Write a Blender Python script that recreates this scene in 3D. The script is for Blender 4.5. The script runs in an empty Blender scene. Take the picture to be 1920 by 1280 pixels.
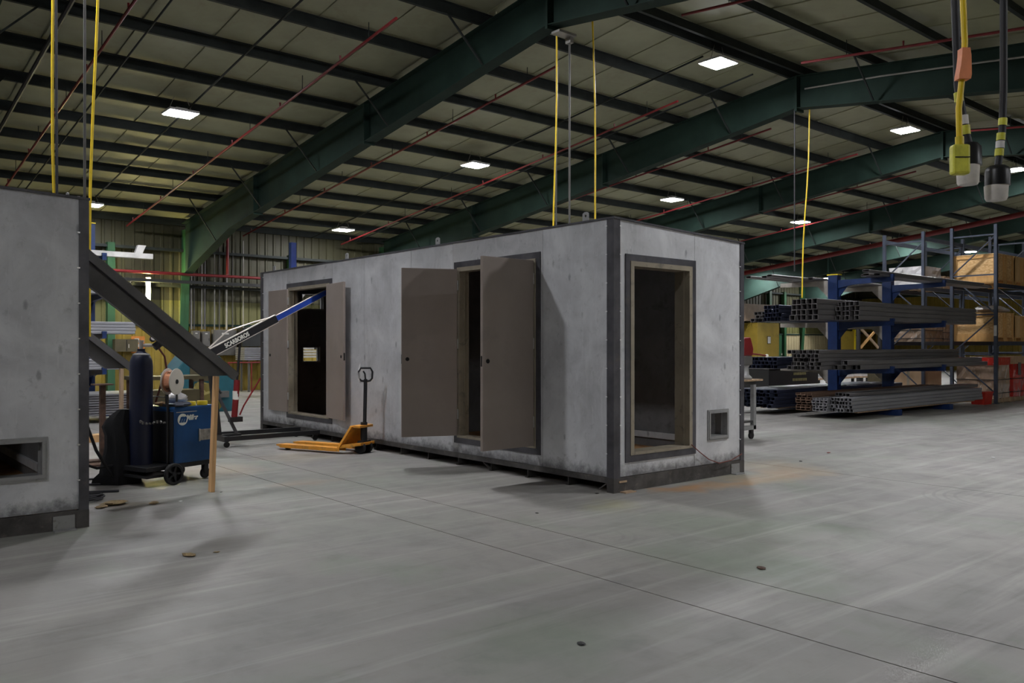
import bpy, math, random
from mathutils import Vector, Matrix

# ------------------------------------------------------------------ camera, world, exposure
SC = bpy.context.scene
COL = SC.collection
F_PX, HORIZON, YAW, EYE = 1569.16, 647.33, 0.8711, 1.6      # focal length in px of a 1920 frame, heading from +X
cam_d = bpy.data.cameras.new('camera'); cam = bpy.data.objects.new('camera', cam_d); COL.objects.link(cam)
cam_d.sensor_width = 36.0; cam_d.lens = F_PX / 1920 * 36.0
cam_d.shift_y = (HORIZON - 640) / 1920; cam_d.clip_start = 0.05; cam_d.clip_end = 300
cam.location = (0, 0, EYE); cam.rotation_euler = (math.pi / 2, 0, YAW - math.pi / 2)
SC.camera = cam
w = bpy.data.worlds.new('world'); SC.world = w; w.use_nodes = True
w.node_tree.nodes['Background'].inputs[0].default_value = (0.25, 0.27, 0.3, 1)
w.node_tree.nodes['Background'].inputs[1].default_value = 0.02
SC.view_settings.view_transform = 'Standard'; SC.view_settings.look = 'None'
SC.view_settings.gamma = 1.0; SC.view_settings.use_curve_mapping = False
SC.view_settings.exposure = 2.0
LED = 80.0                                                   # radiance of the high-bay diffusers
# (x, y, on-factor) of every high-bay light: three rows run in view, two unseen fill rows added over the near half to brighten near faces
LIGHT_ROWS = [
    (26.4, 'back-wall row', [6.25, 14.45, 22.7, 30.9, 39.5, 47.4]),
    (18.4, 'middle row', [6.15, 14.15, 22.65, 30.75, 39.5, 47.4]),
    (10.6, 'ridge row', [0.6, 6.4, 14.55, 23.0, 31.0, 39.5, 47.4]),
    (2.7, 'unseen near fill row', [-4.5, 10.6]),
    (-6.3, 'unseen front-wall fill row', [6.4, 10.4, 14.5, 18.6]),
]

# ------------------------------------------------------------------ building numbers
Y_RIDGE, ROOF_Z, ROOF_S = 10.465, 7.77, 0.1155               # underside of purlins at the ridge, slope
RB_Z, RB_S = 7.039, 0.1387                                   # rafter bottom flange
X_FRAME, BAY = 9.714, 7.716
X_W, X_E, Y_S, Y_N = X_FRAME - 3 * BAY, X_FRAME + 6 * BAY, -8.07, 29.0
def zp(y): return ROOF_Z - ROOF_S * abs(y - Y_RIDGE)
RND = random.Random(7)

# ------------------------------------------------------------------ helpers
class MB:
    def __init__(s): s.v = []; s.f = []
    def add(s, vs, fs):
        b = len(s.v); s.v += [tuple(v) for v in vs]; s.f += [tuple(i + b for i in f) for f in fs]; return s
    def hexa(s, p): return s.add(p, [(0,3,2,1),(4,5,6,7),(0,1,5,4),(1,2,6,5),(2,3,7,6),(3,0,4,7)])
    def box(s, x0, x1, y0, y1, z0, z1):
        return s.hexa([(x0,y0,z0),(x1,y0,z0),(x1,y1,z0),(x0,y1,z0),(x0,y0,z1),(x1,y0,z1),(x1,y1,z1),(x0,y1,z1)])
    def cbox(s, c, d, m=None):                                # centred box with optional rotation
        m = m or Matrix.Identity(3); c = Vector(c); a, b, e = d[0]/2, d[1]/2, d[2]/2
        return s.hexa([c + m @ Vector(q) for q in [(-a,-b,-e),(a,-b,-e),(a,b,-e),(-a,b,-e),(-a,-b,e),(a,-b,e),(a,b,e),(-a,b,e)]])
    def bar(s, p0, p1, w, h, up=(0,0,1)):                     # rectangular bar from p0 to p1 (w sideways, h along up)
        p0, p1 = Vector(p0), Vector(p1); d = (p1 - p0).normalized(); sd = d.cross(Vector(up))
        if sd.length < 1e-6: sd = Vector((1,0,0))
        sd.normalize(); u = sd.cross(d)
        o = [(-1,-1),(1,-1),(1,1),(-1,1)]
        a = [p0 + sd*(i*w/2) + u*(j*h/2) for i, j in o]; b = [p1 + sd*(i*w/2) + u*(j*h/2) for i, j in o]
        return s.hexa(a + b)
    def sweep(s, pts, r, n=8, cap=True):
        pts = [Vector(p) for p in pts]; rings = []
        rs = r if isinstance(r, (list, tuple)) else [r] * len(pts)
        ref = None
        for i, p in enumerate(pts):
            d = (pts[min(i+1, len(pts)-1)] - pts[max(i-1, 0)])
            d = d.normalized() if d.length > 1e-9 else Vector((0,0,1))
            if ref is None: ref = Vector((0,0,1)) if abs(d.z) < .9 else Vector((1,0,0))
            a = d.cross(ref); a.normalize(); b = a.cross(d); ref = b
            rings.append([p + (a*math.cos(2*math.pi*k/n) + b*math.sin(2*math.pi*k/n)) * rs[i] for k in range(n)])
        vs = [v for g in rings for v in g]; fs = []
        for i in range(len(rings) - 1):
            for k in range(n): fs.append((i*n+k, i*n+(k+1)%n, (i+1)*n+(k+1)%n, (i+1)*n+k))
        if cap: fs.append(tuple(reversed(range(n)))); fs.append(tuple(range((len(rings)-1)*n, len(rings)*n)))
        return s.add(vs, fs)
    def cyl(s, p0, p1, r0, r1=None, n=14): return s.sweep([p0, p1], [r0, r0 if r1 is None else r1], n)
    def lathe(s, prof, n=20, m=None, c=(0,0,0)):              # profile (r, z) about local z
        m = m or Matrix.Identity(3); c = Vector(c); vs = []; fs = []
        for r, z in prof:
            for k in range(n): vs.append(c + m @ Vector((r*math.cos(2*math.pi*k/n), r*math.sin(2*math.pi*k/n), z)))
        for i in range(len(prof)-1):
            for k in range(n): fs.append((i*n+k, i*n+(k+1)%n, (i+1)*n+(k+1)%n, (i+1)*n+k))
        fs.append(tuple(reversed(range(n)))); fs.append(tuple(range((len(prof)-1)*n, len(prof)*n)))
        return s.add(vs, fs)
    def prism(s, poly, axis, a, b):                           # 2-d polygon extruded along axis: x -> (y,z), y -> (x,z), z -> (x,y)
        def P(q, t): return {'x': (t, q[0], q[1]), 'y': (q[0], t, q[1]), 'z': (q[0], q[1], t)}[axis]
        n = len(poly); vs = [P(q, a) for q in poly] + [P(q, b) for q in poly]
        fs = [tuple(reversed(range(n))), tuple(range(n, 2*n))] + [(i, (i+1)%n, (i+1)%n+n, i+n) for i in range(n)]
        return s.add(vs, fs)
    def mesh(s, name, mat, smooth=False):
        me = bpy.data.meshes.new(name); me.from_pydata([tuple(v) for v in s.v], [], s.f)
        import bmesh
        bm = bmesh.new(); bm.from_mesh(me); bmesh.ops.recalc_face_normals(bm, faces=bm.faces); bm.to_mesh(me); bm.free()
        me.materials.append(mat)
        if smooth:
            for p in me.polygons: p.use_smooth = True
            me.set_sharp_from_angle(angle=math.radians(40))
        return me
    def build(s, name, mat, parent=None, loc=None, rot=None, smooth=False, bevel=0.0):
        return ob(name, s.mesh(name, mat, smooth), parent, loc, rot, bevel)
def ob(name, me, parent=None, loc=None, rot=None, bevel=0.0):
    o = bpy.data.objects.new(name, me); COL.objects.link(o)
    if parent is not None: o.parent = parent
    if loc is not None: o.location = loc
    if rot is not None: o.rotation_euler = rot
    if bevel:
        b = o.modifiers.new('bevel', 'BEVEL'); b.width = bevel; b.segments = 2; b.limit_method = 'ANGLE'
    return o
def tag(o, label, cat, group=None, kind=None):
    if label: o['label'] = label
    if cat: o['category'] = cat
    if group: o['group'] = group
    if kind: o['kind'] = kind
    return o
def thing(name, label, cat, loc=(0,0,0), rz=0.0, group=None, kind=None):
    e = bpy.data.objects.new(name, None); COL.objects.link(e); e.empty_display_size = 0.1
    e.location = loc; e.rotation_euler = (0, 0, rz); return tag(e, label, cat, group, kind)
def struct(o): o['kind'] = 'structure'; return o
def text_mesh(name, body, size, mat, parent, m, extrude=0.0015, shear=0.0, bold=0.0, xs=1.0):
    cu = bpy.data.curves.new(name, 'FONT'); cu.body = body; cu.size = size; cu.extrude = extrude; cu.shear = shear; cu.offset = bold
    cu.align_x = 'LEFT'
    t = bpy.data.objects.new(name + '_src', cu); COL.objects.link(t)
    dg = bpy.context.evaluated_depsgraph_get(); me = bpy.data.meshes.new_from_object(t.evaluated_get(dg))
    bpy.data.objects.remove(t); me.name = name; me.materials.clear(); me.materials.append(mat)
    if xs != 1.0: me.transform(Matrix.Diagonal((xs, 1, 1, 1)))
    me.transform(m)
    return ob(name, me, parent)
def frame_m(origin, xdir, ydir):                              # 4x4 placing text: x along xdir, y along ydir
    x = Vector(xdir).normalized(); y = Vector(ydir).normalized(); z = x.cross(y)
    return Matrix(((x.x,y.x,z.x,origin[0]),(x.y,y.y,z.y,origin[1]),(x.z,y.z,z.z,origin[2]),(0,0,0,1)))

# ------------------------------------------------------------------ materials
def nt(name):
    m = bpy.data.materials.new(name); m.use_nodes = True; return m, m.node_tree, m.node_tree.nodes['Principled BSDF']
def N(t, typ, **k):
    n = t.nodes.new(typ)
    for a, b in k.items(): setattr(n, a, b)
    return n
def noise(t, vec, scale, detail=4, rough=.6, dist=0.0):
    n = N(t, 'ShaderNodeTexNoise'); n.inputs['Scale'].default_value = scale; n.inputs['Detail'].default_value = detail
    n.inputs['Roughness'].default_value = rough; n.inputs['Distortion'].default_value = dist
    if vec is not None: t.links.new(vec, n.inputs['Vector'])
    return n.outputs['Fac']
def ramp(t, fac, stops):
    r = N(t, 'ShaderNodeValToRGB'); e = r.color_ramp.elements
    while len(e) < len(stops): e.new(0.5)
    for q, (p, c) in zip(e, stops): q.position = p; q.color = (c, c, c, 1) if isinstance(c, (int, float)) else (*c, 1)
    t.links.new(fac, r.inputs[0]); return r.outputs[0]
def mix(t, a, b, fac, mode='MIX'):
    n = N(t, 'ShaderNodeMix', data_type='RGBA', blend_type=mode)
    for i, v in ((0, fac), (6, a), (7, b)):
        if hasattr(v, 'is_linked'): t.links.new(v, n.inputs[i])
        elif i == 0: n.inputs[0].default_value = v
        else: n.inputs[i].default_value = (*v, 1)
    return n.outputs[2]
def mapped(t, scale=(1,1,1), rot=(0,0,0), loc=(0,0,0), coord='Object'):
    tc = N(t, 'ShaderNodeTexCoord'); mp = N(t, 'ShaderNodeMapping')
    mp.inputs['Scale'].default_value = scale; mp.inputs['Rotation'].default_value = rot; mp.inputs['Location'].default_value = loc
    t.links.new(tc.outputs[coord], mp.inputs[0]); return mp.outputs[0]
def bump(t, bs, fac, strength, dist=0.01):
    b = N(t, 'ShaderNodeBump'); b.inputs['Strength'].default_value = strength; b.inputs['Distance'].default_value = dist
    t.links.new(fac, b.inputs['Height']); t.links.new(b.outputs[0], bs.inputs['Normal'])
def mat(name, col, rough=.6, metal=0.0, var=.2, scale=3.0, b=0.0, bs=40.0, stretch=(1,1,1), dirt=None, spec=.4):
    m, t, p = nt(name); v = mapped(t, stretch)
    f = noise(t, v, scale, 5, .6)
    lo = tuple(max(0, c*(1-var)) for c in col); hi = tuple(min(1, c*(1+var)) for c in col)
    c = ramp(t, f, [(.3, lo), (.7, hi)])
    if dirt:
        dc, amount, dscale = dirt
        d = noise(t, v, dscale, 6, .65, .4); c = mix(t, c, dc, ramp(t, d, [(1-amount-.12, 0.0), (1-amount+.1, 1.0)]))
    t.links.new(c, p.inputs['Base Color'])
    p.inputs['Roughness'].default_value = rough; p.inputs['Metallic'].default_value = metal
    p.inputs['Specular IOR Level'].default_value = spec
    if b: bump(t, p, noise(t, v, bs, 4, .6), b)
    return m
def emit(name, col, strength):
    m, t, p = nt(name); p.inputs['Base Color'].default_value = (*col, 1)
    p.inputs['Emission Color'].default_value = (*col, 1); p.inputs['Emission Strength'].default_value = strength; return m

def floor_material():
    m, t, p = nt('concrete_floor'); W = mapped(t)
    big = noise(t, W, .35, 4, .55, .6); mid = noise(t, W, 1.7, 6, .65, .3); fine = noise(t, W, 14, 5, .7)
    c = ramp(t, big, [(.3, (.192,.184,.175)), (.5, (.234,.221,.207)), (.7, (.20,.207,.182))])
    c = mix(t, c, (.17,.165,.16), ramp(t, mid, [(.5, 0.0), (.72, .75)]))
    green = noise(t, mapped(t, (.9,.5,1), loc=(3,1,0)), .8, 5, .6, .8)
    c = mix(t, c, (.17,.21,.15), ramp(t, green, [(.54, 0.0), (.72, .55)]))
    for rot, sc, lo, amt in ((.35, (.28,4.5,1), .53, .55), (-.5, (.22,3.6,1), .57, .4)):   # swept scuffs from dragged steel
        s = noise(t, mapped(t, sc, (0,0,rot)), 1.0, 5, .6, .35); c = mix(t, c, (.36,.345,.325), ramp(t, s, [(lo, 0.0), (lo+.16, amt)]))
        s = noise(t, mapped(t, sc, (0,0,rot+.25), (4,7,0)), 1.3, 5, .6, .5); c = mix(t, c, (.13,.125,.12), ramp(t, s, [(lo+.04, 0.0), (lo+.2, amt)]))
    g = N(t, 'ShaderNodeNewGeometry').outputs['Position']
    warp = N(t, 'ShaderNodeTexNoise'); warp.inputs['Scale'].default_value = 2.2; warp.inputs['Detail'].default_value = 5
    t.links.new(g, warp.inputs['Vector'])
    wv = N(t, 'ShaderNodeVectorMath', operation='MULTIPLY_ADD'); t.links.new(warp.outputs['Color'], wv.inputs[0])
    wv.inputs[1].default_value = (.9,.9,0); t.links.new(g, wv.inputs[2])
    def spot(x, y, r0, r1, sx=1.0, sy=1.0):                    # blot with a ragged edge
        q = N(t, 'ShaderNodeVectorMath', operation='SUBTRACT'); t.links.new(wv.outputs[0], q.inputs[0]); q.inputs[1].default_value = (x+.45, y+.45, 0)
        z = N(t, 'ShaderNodeVectorMath', operation='MULTIPLY'); t.links.new(q.outputs[0], z.inputs[0]); z.inputs[1].default_value = (sx, sy, 0)
        l = N(t, 'ShaderNodeVectorMath', operation='LENGTH'); t.links.new(z.outputs[0], l.inputs[0]); return ramp(t, l.outputs['Value'], [(r0, 1.0), (r1, 0.0)])
    for x, y, r, sx, sy, col, amt in ((7.6,5.9,.32,.6,1.6,(.42,.22,.09),.8),(8.25,5.7,.3,.6,1.7,(.40,.23,.1),.65),(9.2,5.75,.5,.55,1.2,(.40,.26,.14),.55),
                                      (9.8,6.3,.45,.8,1.0,(.38,.26,.15),.4),(6.2,5.7,.4,1,1.4,(.30,.28,.15),.45),(4.4,9.0,.35,.8,1.3,(.28,.20,.14),.5),(4.0,10.6,.6,1,1,(.34,.27,.18),.5),
                                      (2.4,9.0,.3,1,1,(.16,.13,.08),.5),(5.4,11.2,.5,1,1,(.33,.28,.2),.4),(5.2,3.6,.5,1,.6,(.15,.2,.14),.4),(3.1,3.3,.5,.8,1,(.15,.19,.13),.4)):
        f = N(t, 'ShaderNodeMath', operation='MULTIPLY'); t.links.new(spot(x, y, r*.35, r*1.25, sx, sy), f.inputs[0]); f.inputs[1].default_value = amt
        c = mix(t, c, col, f.outputs[0])
    for x, y, r0, r1 in ((9.6,3.2,.55,1.5),(8.7,2.3,.3,1.0),(5.0,5.0,.25,.8)):                # tyre turns: concentric tread rings
        q = N(t, 'ShaderNodeVectorMath', operation='SUBTRACT'); t.links.new(g, q.inputs[0]); q.inputs[1].default_value = (x, y, 0)
        l = N(t, 'ShaderNodeVectorMath', operation='LENGTH'); t.links.new(q.outputs[0], l.inputs[0])
        s = N(t, 'ShaderNodeMath', operation='MULTIPLY'); t.links.new(l.outputs['Value'], s.inputs[0]); s.inputs[1].default_value = 62.0
        s2 = N(t, 'ShaderNodeMath', operation='SINE'); t.links.new(s.outputs[0], s2.inputs[0])
        band = ramp(t, l.outputs['Value'], [(r0, 0.0), (r0+.08, 1.0), (min(.98, r1*.62), 1.0), (min(1, r1*.66), 0.0)])
        brk = ramp(t, noise(t, W, .9, 3), [(.45, 0.0), (.6, .5)])
        k = N(t, 'ShaderNodeMath', operation='MULTIPLY'); t.links.new(band, k.inputs[0]); t.links.new(brk, k.inputs[1])
        k2 = N(t, 'ShaderNodeMath', operation='MULTIPLY'); t.links.new(k.outputs[0], k2.inputs[0]); t.links.new(ramp(t, s2.outputs[0], [(.2, 0.0), (.8, 1.0)]), k2.inputs[1])
        c = mix(t, c, (.15,.145,.14), k2.outputs[0])
    c = mix(t, c, (.1,.1,.1), ramp(t, fine, [(.6, 0.0), (.9, .35)]))
    t.links.new(c, p.inputs['Base Color'])
    t.links.new(ramp(t, mid, [(.3, .42), (.7, .62)]), p.inputs['Roughness']); p.inputs['Specular IOR Level'].default_value = .35
    bump(t, p, fine, .15, .004); return m
def galvanised(name, base, dark, light, stain=.36):
    m, t, p = nt(name); V = mapped(t)
    c = ramp(t, noise(t, V, 1.6, 6, .62, .5), [(.32, dark), (.5, base), (.68, light)])
    c = mix(t, c, light, ramp(t, noise(t, mapped(t, (7,7,.7)), 1.3, 5, .65, .2), [(.55, 0.0), (.72, .5)]))       # vertical brush marks
    blot = ramp(t, noise(t, V, 4.3, 6, .7, .2), [(1-stain, 0.0), (1-stain+.1, .65)]); c = mix(t, c, tuple(q*.55 for q in dark), blot)
    c = mix(t, c, tuple(q*.7 for q in dark), ramp(t, noise(t, mapped(t, (1,1,.75)), 11, 7, .75, .3), [(.56, 0.0), (.7, .5)]))     # grimy speckle
    c = mix(t, c, light, ramp(t, noise(t, mapped(t, (9,9,2.2), (.2,.35,0)), 2.2, 6, .7, .6), [(.58, 0.0), (.68, .55)]))          # wiped swirls
    vo = N(t, 'ShaderNodeTexVoronoi'); vo.inputs['Scale'].default_value = 3.1; t.links.new(mapped(t, (1.4,1.4,.6), loc=(.3,.1,.2)), vo.inputs['Vector'])
    sz = N(t, 'ShaderNodeMath', operation='MULTIPLY_ADD'); t.links.new(noise(t, V, 14, 4, .7), sz.inputs[0]); sz.inputs[1].default_value = .16; t.links.new(vo.outputs['Distance'], sz.inputs[2])
    c = mix(t, c, tuple(q*.42 for q in dark), ramp(t, sz.outputs[0], [(.13, .6), (.19, 0.0)]))                                   # oily thumb-size smudges
    # weld soot and grinding dirt along the bottom seam, ragged
    tc = N(t, 'ShaderNodeTexCoord'); sp = N(t, 'ShaderNodeSeparateXYZ'); t.links.new(tc.outputs['Object'], sp.inputs[0])
    a = N(t, 'ShaderNodeMath', operation='MULTIPLY_ADD'); t.links.new(noise(t, V, 9, 5, .7), a.inputs[0]); a.inputs[1].default_value = -.34; t.links.new(sp.outputs['Z'], a.inputs[2])
    soot = ramp(t, a.outputs[0], [(.0, .7), (.12, 0.0)]); c = mix(t, c, (.035,.032,.035), soot)
    t.links.new(c, p.inputs['Base Color']); p.inputs['Metallic'].default_value = .12
    t.links.new(ramp(t, noise(t, V, 3, 5), [(.3, .38), (.7, .6)]), p.inputs['Roughness'])
    bump(t, p, noise(t, V, 1.1, 3), .25, .02); return m
def osb(name, a, b, c3):
    m, t, p = nt(name); V = mapped(t, (1,1,1))
    vo = N(t, 'ShaderNodeTexVoronoi'); vo.inputs['Scale'].default_value = 16; vo.inputs['Randomness'].default_value = 1
    t.links.new(mapped(t, (1,1,2.2), (0.3,0.4,0.6)), vo.inputs['Vector'])
    sp = N(t, 'ShaderNodeSeparateColor'); t.links.new(vo.outputs['Color'], sp.inputs[0])
    c = ramp(t, sp.outputs[0], [(.0, a), (.5, b), (1.0, c3)]); c = mix(t, c, a, ramp(t, noise(t, V, 2, 4), [(.4, 0.0), (.7, .5)]))
    t.links.new(c, p.inputs['Base Color']); p.inputs['Roughness'].default_value = .75; return m
def wrap_material(name, a, b):
    m, t, p = nt(name); V = mapped(t, (1,1,.5))
    c = mix(t, a, b, ramp(t, noise(t, V, 3, 4), [(.4, 0.0), (.62, 1.0)])); c = mix(t, c, (.6,.6,.6), ramp(t, noise(t, mapped(t, (1.5,1.5,.4), (.3,.2,0)), 9, 4, .7, 1.0), [(.6, 0.0), (.68, .6)]))
    t.links.new(c, p.inputs['Base Color']); p.inputs['Roughness'].default_value = .2; p.inputs['Coat Weight'].default_value = .6; p.inputs['Coat Roughness'].default_value = .12
    bump(t, p, noise(t, V, 12, 4, .7, 1.0), .6, .02); return m

K = {}
K['floor'] = floor_material()
K['joint'] = mat('joint_filler', (.05,.048,.045), .9)
K['liner'] = mat('roof_liner_vinyl', (.31,.312,.205), .55, var=.12, scale=1.2, b=.25, bs=3.0, dirt=((.25,.23,.15), .32, 1.5))
K['purlin'] = mat('purlin_steel_dark_green', (.022,.027,.026), .7, var=.25, spec=.25)
K['frame'] = mat('frame_paint_dark_green', (.015,.032,.025), .75, var=.25, scale=1.2, spec=.2)
K['green'] = mat('column_paint_green', (.022,.08,.036), .5, var=.25, scale=1.0)
K['wallsheet'] = mat('wall_sheet_pale_olive', (.05,.047,.022), .6, var=.15, scale=1.0, dirt=((.03,.026,.014), .33, .9))
K['wallband'] = mat('wall_sheet_yellow_green', (.135,.13,.045), .55, var=.12, scale=1.0, dirt=((.085,.075,.03), .3, .9))
K['wallyellow'] = mat('wainscot_sheet_yellow', (.24,.17,.025), .5, var=.15, scale=1.2, dirt=((.13,.09,.02), .3, 1.3))
K['wallcream'] = mat('wainscot_sheet_cream', (.40,.34,.20), .5, var=.12, scale=1.2)
K['brown'] = mat('wall_sheet_brown', (.16,.11,.07), .6)
K['galv'] = galvanised('galvanised_sheet', (.50,.505,.525), (.395,.395,.41), (.61,.615,.63))
K['galv_dirty'] = galvanised('galvanised_sheet_smeared', (.46,.46,.475), (.37,.37,.38), (.53,.53,.54), .40)
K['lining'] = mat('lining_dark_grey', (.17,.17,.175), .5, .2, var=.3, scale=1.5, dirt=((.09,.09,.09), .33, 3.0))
K['mill'] = mat('mill_scale_steel', (.085,.083,.094), .42, .4, var=.45, scale=2.5, dirt=((.13,.115,.105), .3, 6.0))
K['mill_light'] = mat('hot_rolled_steel_grey', (.065,.063,.064), .4, .4, var=.3, scale=1.5, dirt=((.11,.085,.065), .3, 4.0))
K['edge_steel'] = mat('hot_rolled_steel_lighter', (.10,.097,.10), .4, .4, var=.25, scale=2)
K['skid'] = mat('skid_steel_grimy', (.075,.07,.068), .55, .3, var=.5, scale=4, dirt=((.2,.17,.15), .3, 9.0))
K['taupe'] = mat('primer_taupe', (.26,.215,.19), .5, var=.10, scale=1.3, dirt=((.2,.175,.16), .3, 1.6))
K['jamb'] = mat('door_jamb_tan', (.26,.225,.17), .5, var=.15, scale=3, dirt=((.09,.08,.07), .33, 7.0))
K['hole'] = mat('lock_hole_black', (.008,.008,.008), .9)
K['hinge'] = mat('hinge_zinc', (.5,.5,.5), .35, .8)
K['tack'] = mat('weld_tack_bright', (.75,.75,.76), .3, .7)
K['deck'] = mat('plywood_deck_rusty', (.44,.24,.10), .7, var=.3, scale=3, dirt=((.3,.13,.05), .35, 5))
K['lug'] = mat('lug_grey', (.30,.30,.30), .5, .4, dirt=((.12,.1,.08), .3, 20))
K['wood'] = mat('pine_lumber', (.56,.33,.15), .65, var=.25, scale=3, stretch=(8,8,.6))
K['wood_old'] = mat('weathered_lumber', (.36,.25,.16), .75, var=.3, scale=3, stretch=(6,6,.6))
K['rust'] = mat('rusty_steel', (.085,.048,.034), .75, .2, var=.5, scale=9)
K['navy'] = mat('gas_cylinder_navy', (.004,.007,.028), .5, var=.3, scale=3, dirt=((.012,.015,.03), .3, 8))
K['black'] = mat('black_rubber', (.012,.012,.013), .65)
K['cloth'] = mat('black_cloth', (.007,.007,.008), .9, b=.5, bs=20)
K['rag'] = mat('grey_blue_rag', (.05,.055,.075), .9, b=.5, bs=30)
K['blackmetal'] = mat('black_enamel', (.02,.02,.022), .38, .2)
K['welder'] = mat('welder_blue', (.012,.065,.19), .35, var=.15, scale=4, dirt=((.02,.05,.12), .3, 6))
K['welder_dark'] = mat('welder_front_black', (.014,.014,.016), .5)
K['white'] = mat('white_print', (.78,.77,.70), .6, var=.05)
K['cream'] = mat('white_plastic_spool', (.58,.54,.47), .55, var=.08)
K['copper'] = mat('copper_wire', (.75,.34,.2), .22, .9, var=.2, scale=60, stretch=(1,1,1))
K['yellow'] = mat('yellow_plastic', (.75,.58,.03), .45, var=.1)
K['cordyellow'] = mat('cord_yellow', (.85,.60,.02), .45, var=.15, scale=6)
K['cordblack'] = mat('cord_charcoal', (.03,.03,.036), .55)
K['tapeyellow'] = mat('tape_yellow_green', (.68,.66,.08), .5, var=.2, scale=25)
K['tapewhite'] = mat('tape_white', (.72,.70,.70), .55)
K['plugwhite'] = mat('plug_white', (.70,.66,.62), .5, var=.12, scale=30)
K['flag'] = mat('orange_flag_tape', (.85,.30,.14), .6, var=.15, scale=12)
K['orange'] = mat('jack_orange_paint', (.72,.31,.035), .45, var=.15, scale=5, dirt=((.30,.17,.06), .36, 9))
K['plate_worn'] = mat('worn_label', (.28,.25,.22), .6, var=.4, scale=20)
K['red'] = mat('red_paint', (.17,.012,.014), .45, var=.2)
K['pipe_red'] = mat('sprinkler_red', (.17,.013,.016), .45, var=.2, scale=2)
K['bluepaint'] = mat('boom_blue_paint', (.02,.06,.35), .4)
K['edge'] = mat('bare_steel_and_edge_glint', (.55,.50,.45), .4, .4)
K['rackblue'] = mat('cantilever_rack_blue', (.007,.026,.105), .45, var=.25, scale=4)
K['racknavy'] = mat('pallet_rack_slate', (.05,.06,.085), .42, .2, var=.2, scale=4)
K['armgrey'] = mat('rack_arm_pale_grey', (.34,.31,.28), .6, var=.2, scale=5, dirt=((.28,.2,.13), .3, 8))
K['stencil'] = mat('faded_stencil', (.22,.19,.08), .8)
K['tube'] = mat('steel_tube_dark', (.15,.143,.145), .4, .3, var=.3, scale=2, stretch=(.3,4,4))
K['tube_galv'] = mat('steel_tube_galvanised', (.27,.27,.29), .4, .4, var=.12, scale=2, stretch=(.3,4,4))
K['tube_rust'] = mat('steel_channel_rusty', (.16,.10,.07), .55, .3, var=.4, scale=4, stretch=(.3,3,3))
K['tube_blue'] = mat('steel_tube_blue_grey', (.035,.042,.075), .4, .4, var=.3, scale=3, stretch=(.3,3,3))
K['osb'] = osb('osb_board', (.46,.27,.10), (.62,.38,.16), (.72,.49,.25))
K['crateply'] = mat('crate_plywood', (.56,.37,.18), .7, var=.18, scale=3, stretch=(2,2,.5))
K['cratepine'] = mat('crate_pine', (.55,.31,.11), .65, var=.2, scale=3, stretch=(3,3,.7))
K['wrap_card'] = wrap_material('shrink_wrapped_carton', (.40,.28,.20), (.32,.22,.15))
K['wrap_red'] = wrap_material('shrink_wrapped_red_carton', (.50,.035,.025), (.42,.03,.025))
K['wrap_white'] = wrap_material('white_plastic_wrap', (.66,.64,.64), (.5,.49,.5))
K['card'] = mat('cardboard', (.42,.28,.17), .8, var=.12)
K['crimson'] = mat('red_tote_plastic', (.42,.025,.015), .4)
K['paper'] = mat('paper_label', (.48,.47,.45), .7)
K['teal'] = mat('machine_teal', (.012,.085,.11), .5, var=.2)
K['tarp'] = mat('mustard_tarp', (.15,.12,.025), .8, b=.5, bs=8)
K['greybox'] = mat('electrical_grey', (.10,.095,.09), .55)
K['darkbox'] = mat('dark_olive_cabinet', (.07,.058,.03), .5)
K['board'] = mat('orange_brown_board', (.45,.16,.03), .7)
K['conduit'] = mat('conduit_grey', (.30,.29,.27), .5, .3)
K['trimdark'] = mat('trim_black', (.015,.016,.016), .6)
K['fixture'] = mat('fixture_white_enamel', (.65,.65,.66), .4)
K['glow'] = emit('led_diffuser', (.955,.965,1.0), LED)
K['glow_wall'] = emit('fluorescent_tube_warm', (1.0,.86,.35), 150.0)
K['debris'] = mat('debris_tan', (.26,.19,.10), .9, var=.4, scale=30)
K['litter'] = mat('litter_white', (.7,.7,.7), .8)
K['wire'] = mat('wire_red_brown', (.16,.05,.04), .6)
K['leather'] = mat('glove_brown', (.28,.17,.07), .8)

# ================================================================== STRUCTURE
# floor: strip pours with open joints over a dark bed
fl = struct(MB().box(X_W, X_E, Y_S, Y_N, -.30, -.02).build('floor', K['joint']))
joints = [X_W, -7.2, -1.5, 4.17, 4.9, 9.86, 15.55, 21.2, 26.9, 32.6, 40.0, 48.0, X_E]
for a, b in zip(joints, joints[1:]):
    MB().box(a + .006, b - .006, Y_S, Y_N, -.02, 0).build('floor_slab', K['floor'], fl)

# walls
def ribbed(axis, a, b, base, depth, z0, z1, pitch, sign):
    """sheet along axis from a to b standing at base, ribs stand proud by depth towards sign"""
    m = MB(); n = int((b - a) / pitch); pr = []
    for i in range(n):
        s = a + i * pitch
        pr += [(s, 0), (s + pitch*.62, 0), (s + pitch*.70, depth), (s + pitch*.92, depth)]
    pr.append((b, 0))
    for i in range(len(pr) - 1):
        (s0, d0), (s1, d1) = pr[i], pr[i+1]
        q = [(s0, base + sign*d0, z0), (s1, base + sign*d1, z0), (s1, base + sign*d1, z1), (s0, base + sign*d0, z1)]
        if axis == 'y': q = [(y, x, z) for x, y, z in q]
        m.add(q, [(0,1,2,3)])
    return m
WALL_T = zp(Y_N) + .25
wb = struct(MB().box(X_W, X_E, Y_N, Y_N + .2, 0, WALL_T).build('wall_back', K['wallsheet']))
ribbed('x', X_W, X_E, Y_N - .005, .035, 3.12, WALL_T - .05, .305, -1).build('wall_sheet', K['wallsheet'], wb)
ribbed('x', X_W, X_E, Y_N - .008, .035, 2.32, 3.12, .305, -1).build('wall_sheet', K['wallband'], wb)
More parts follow.
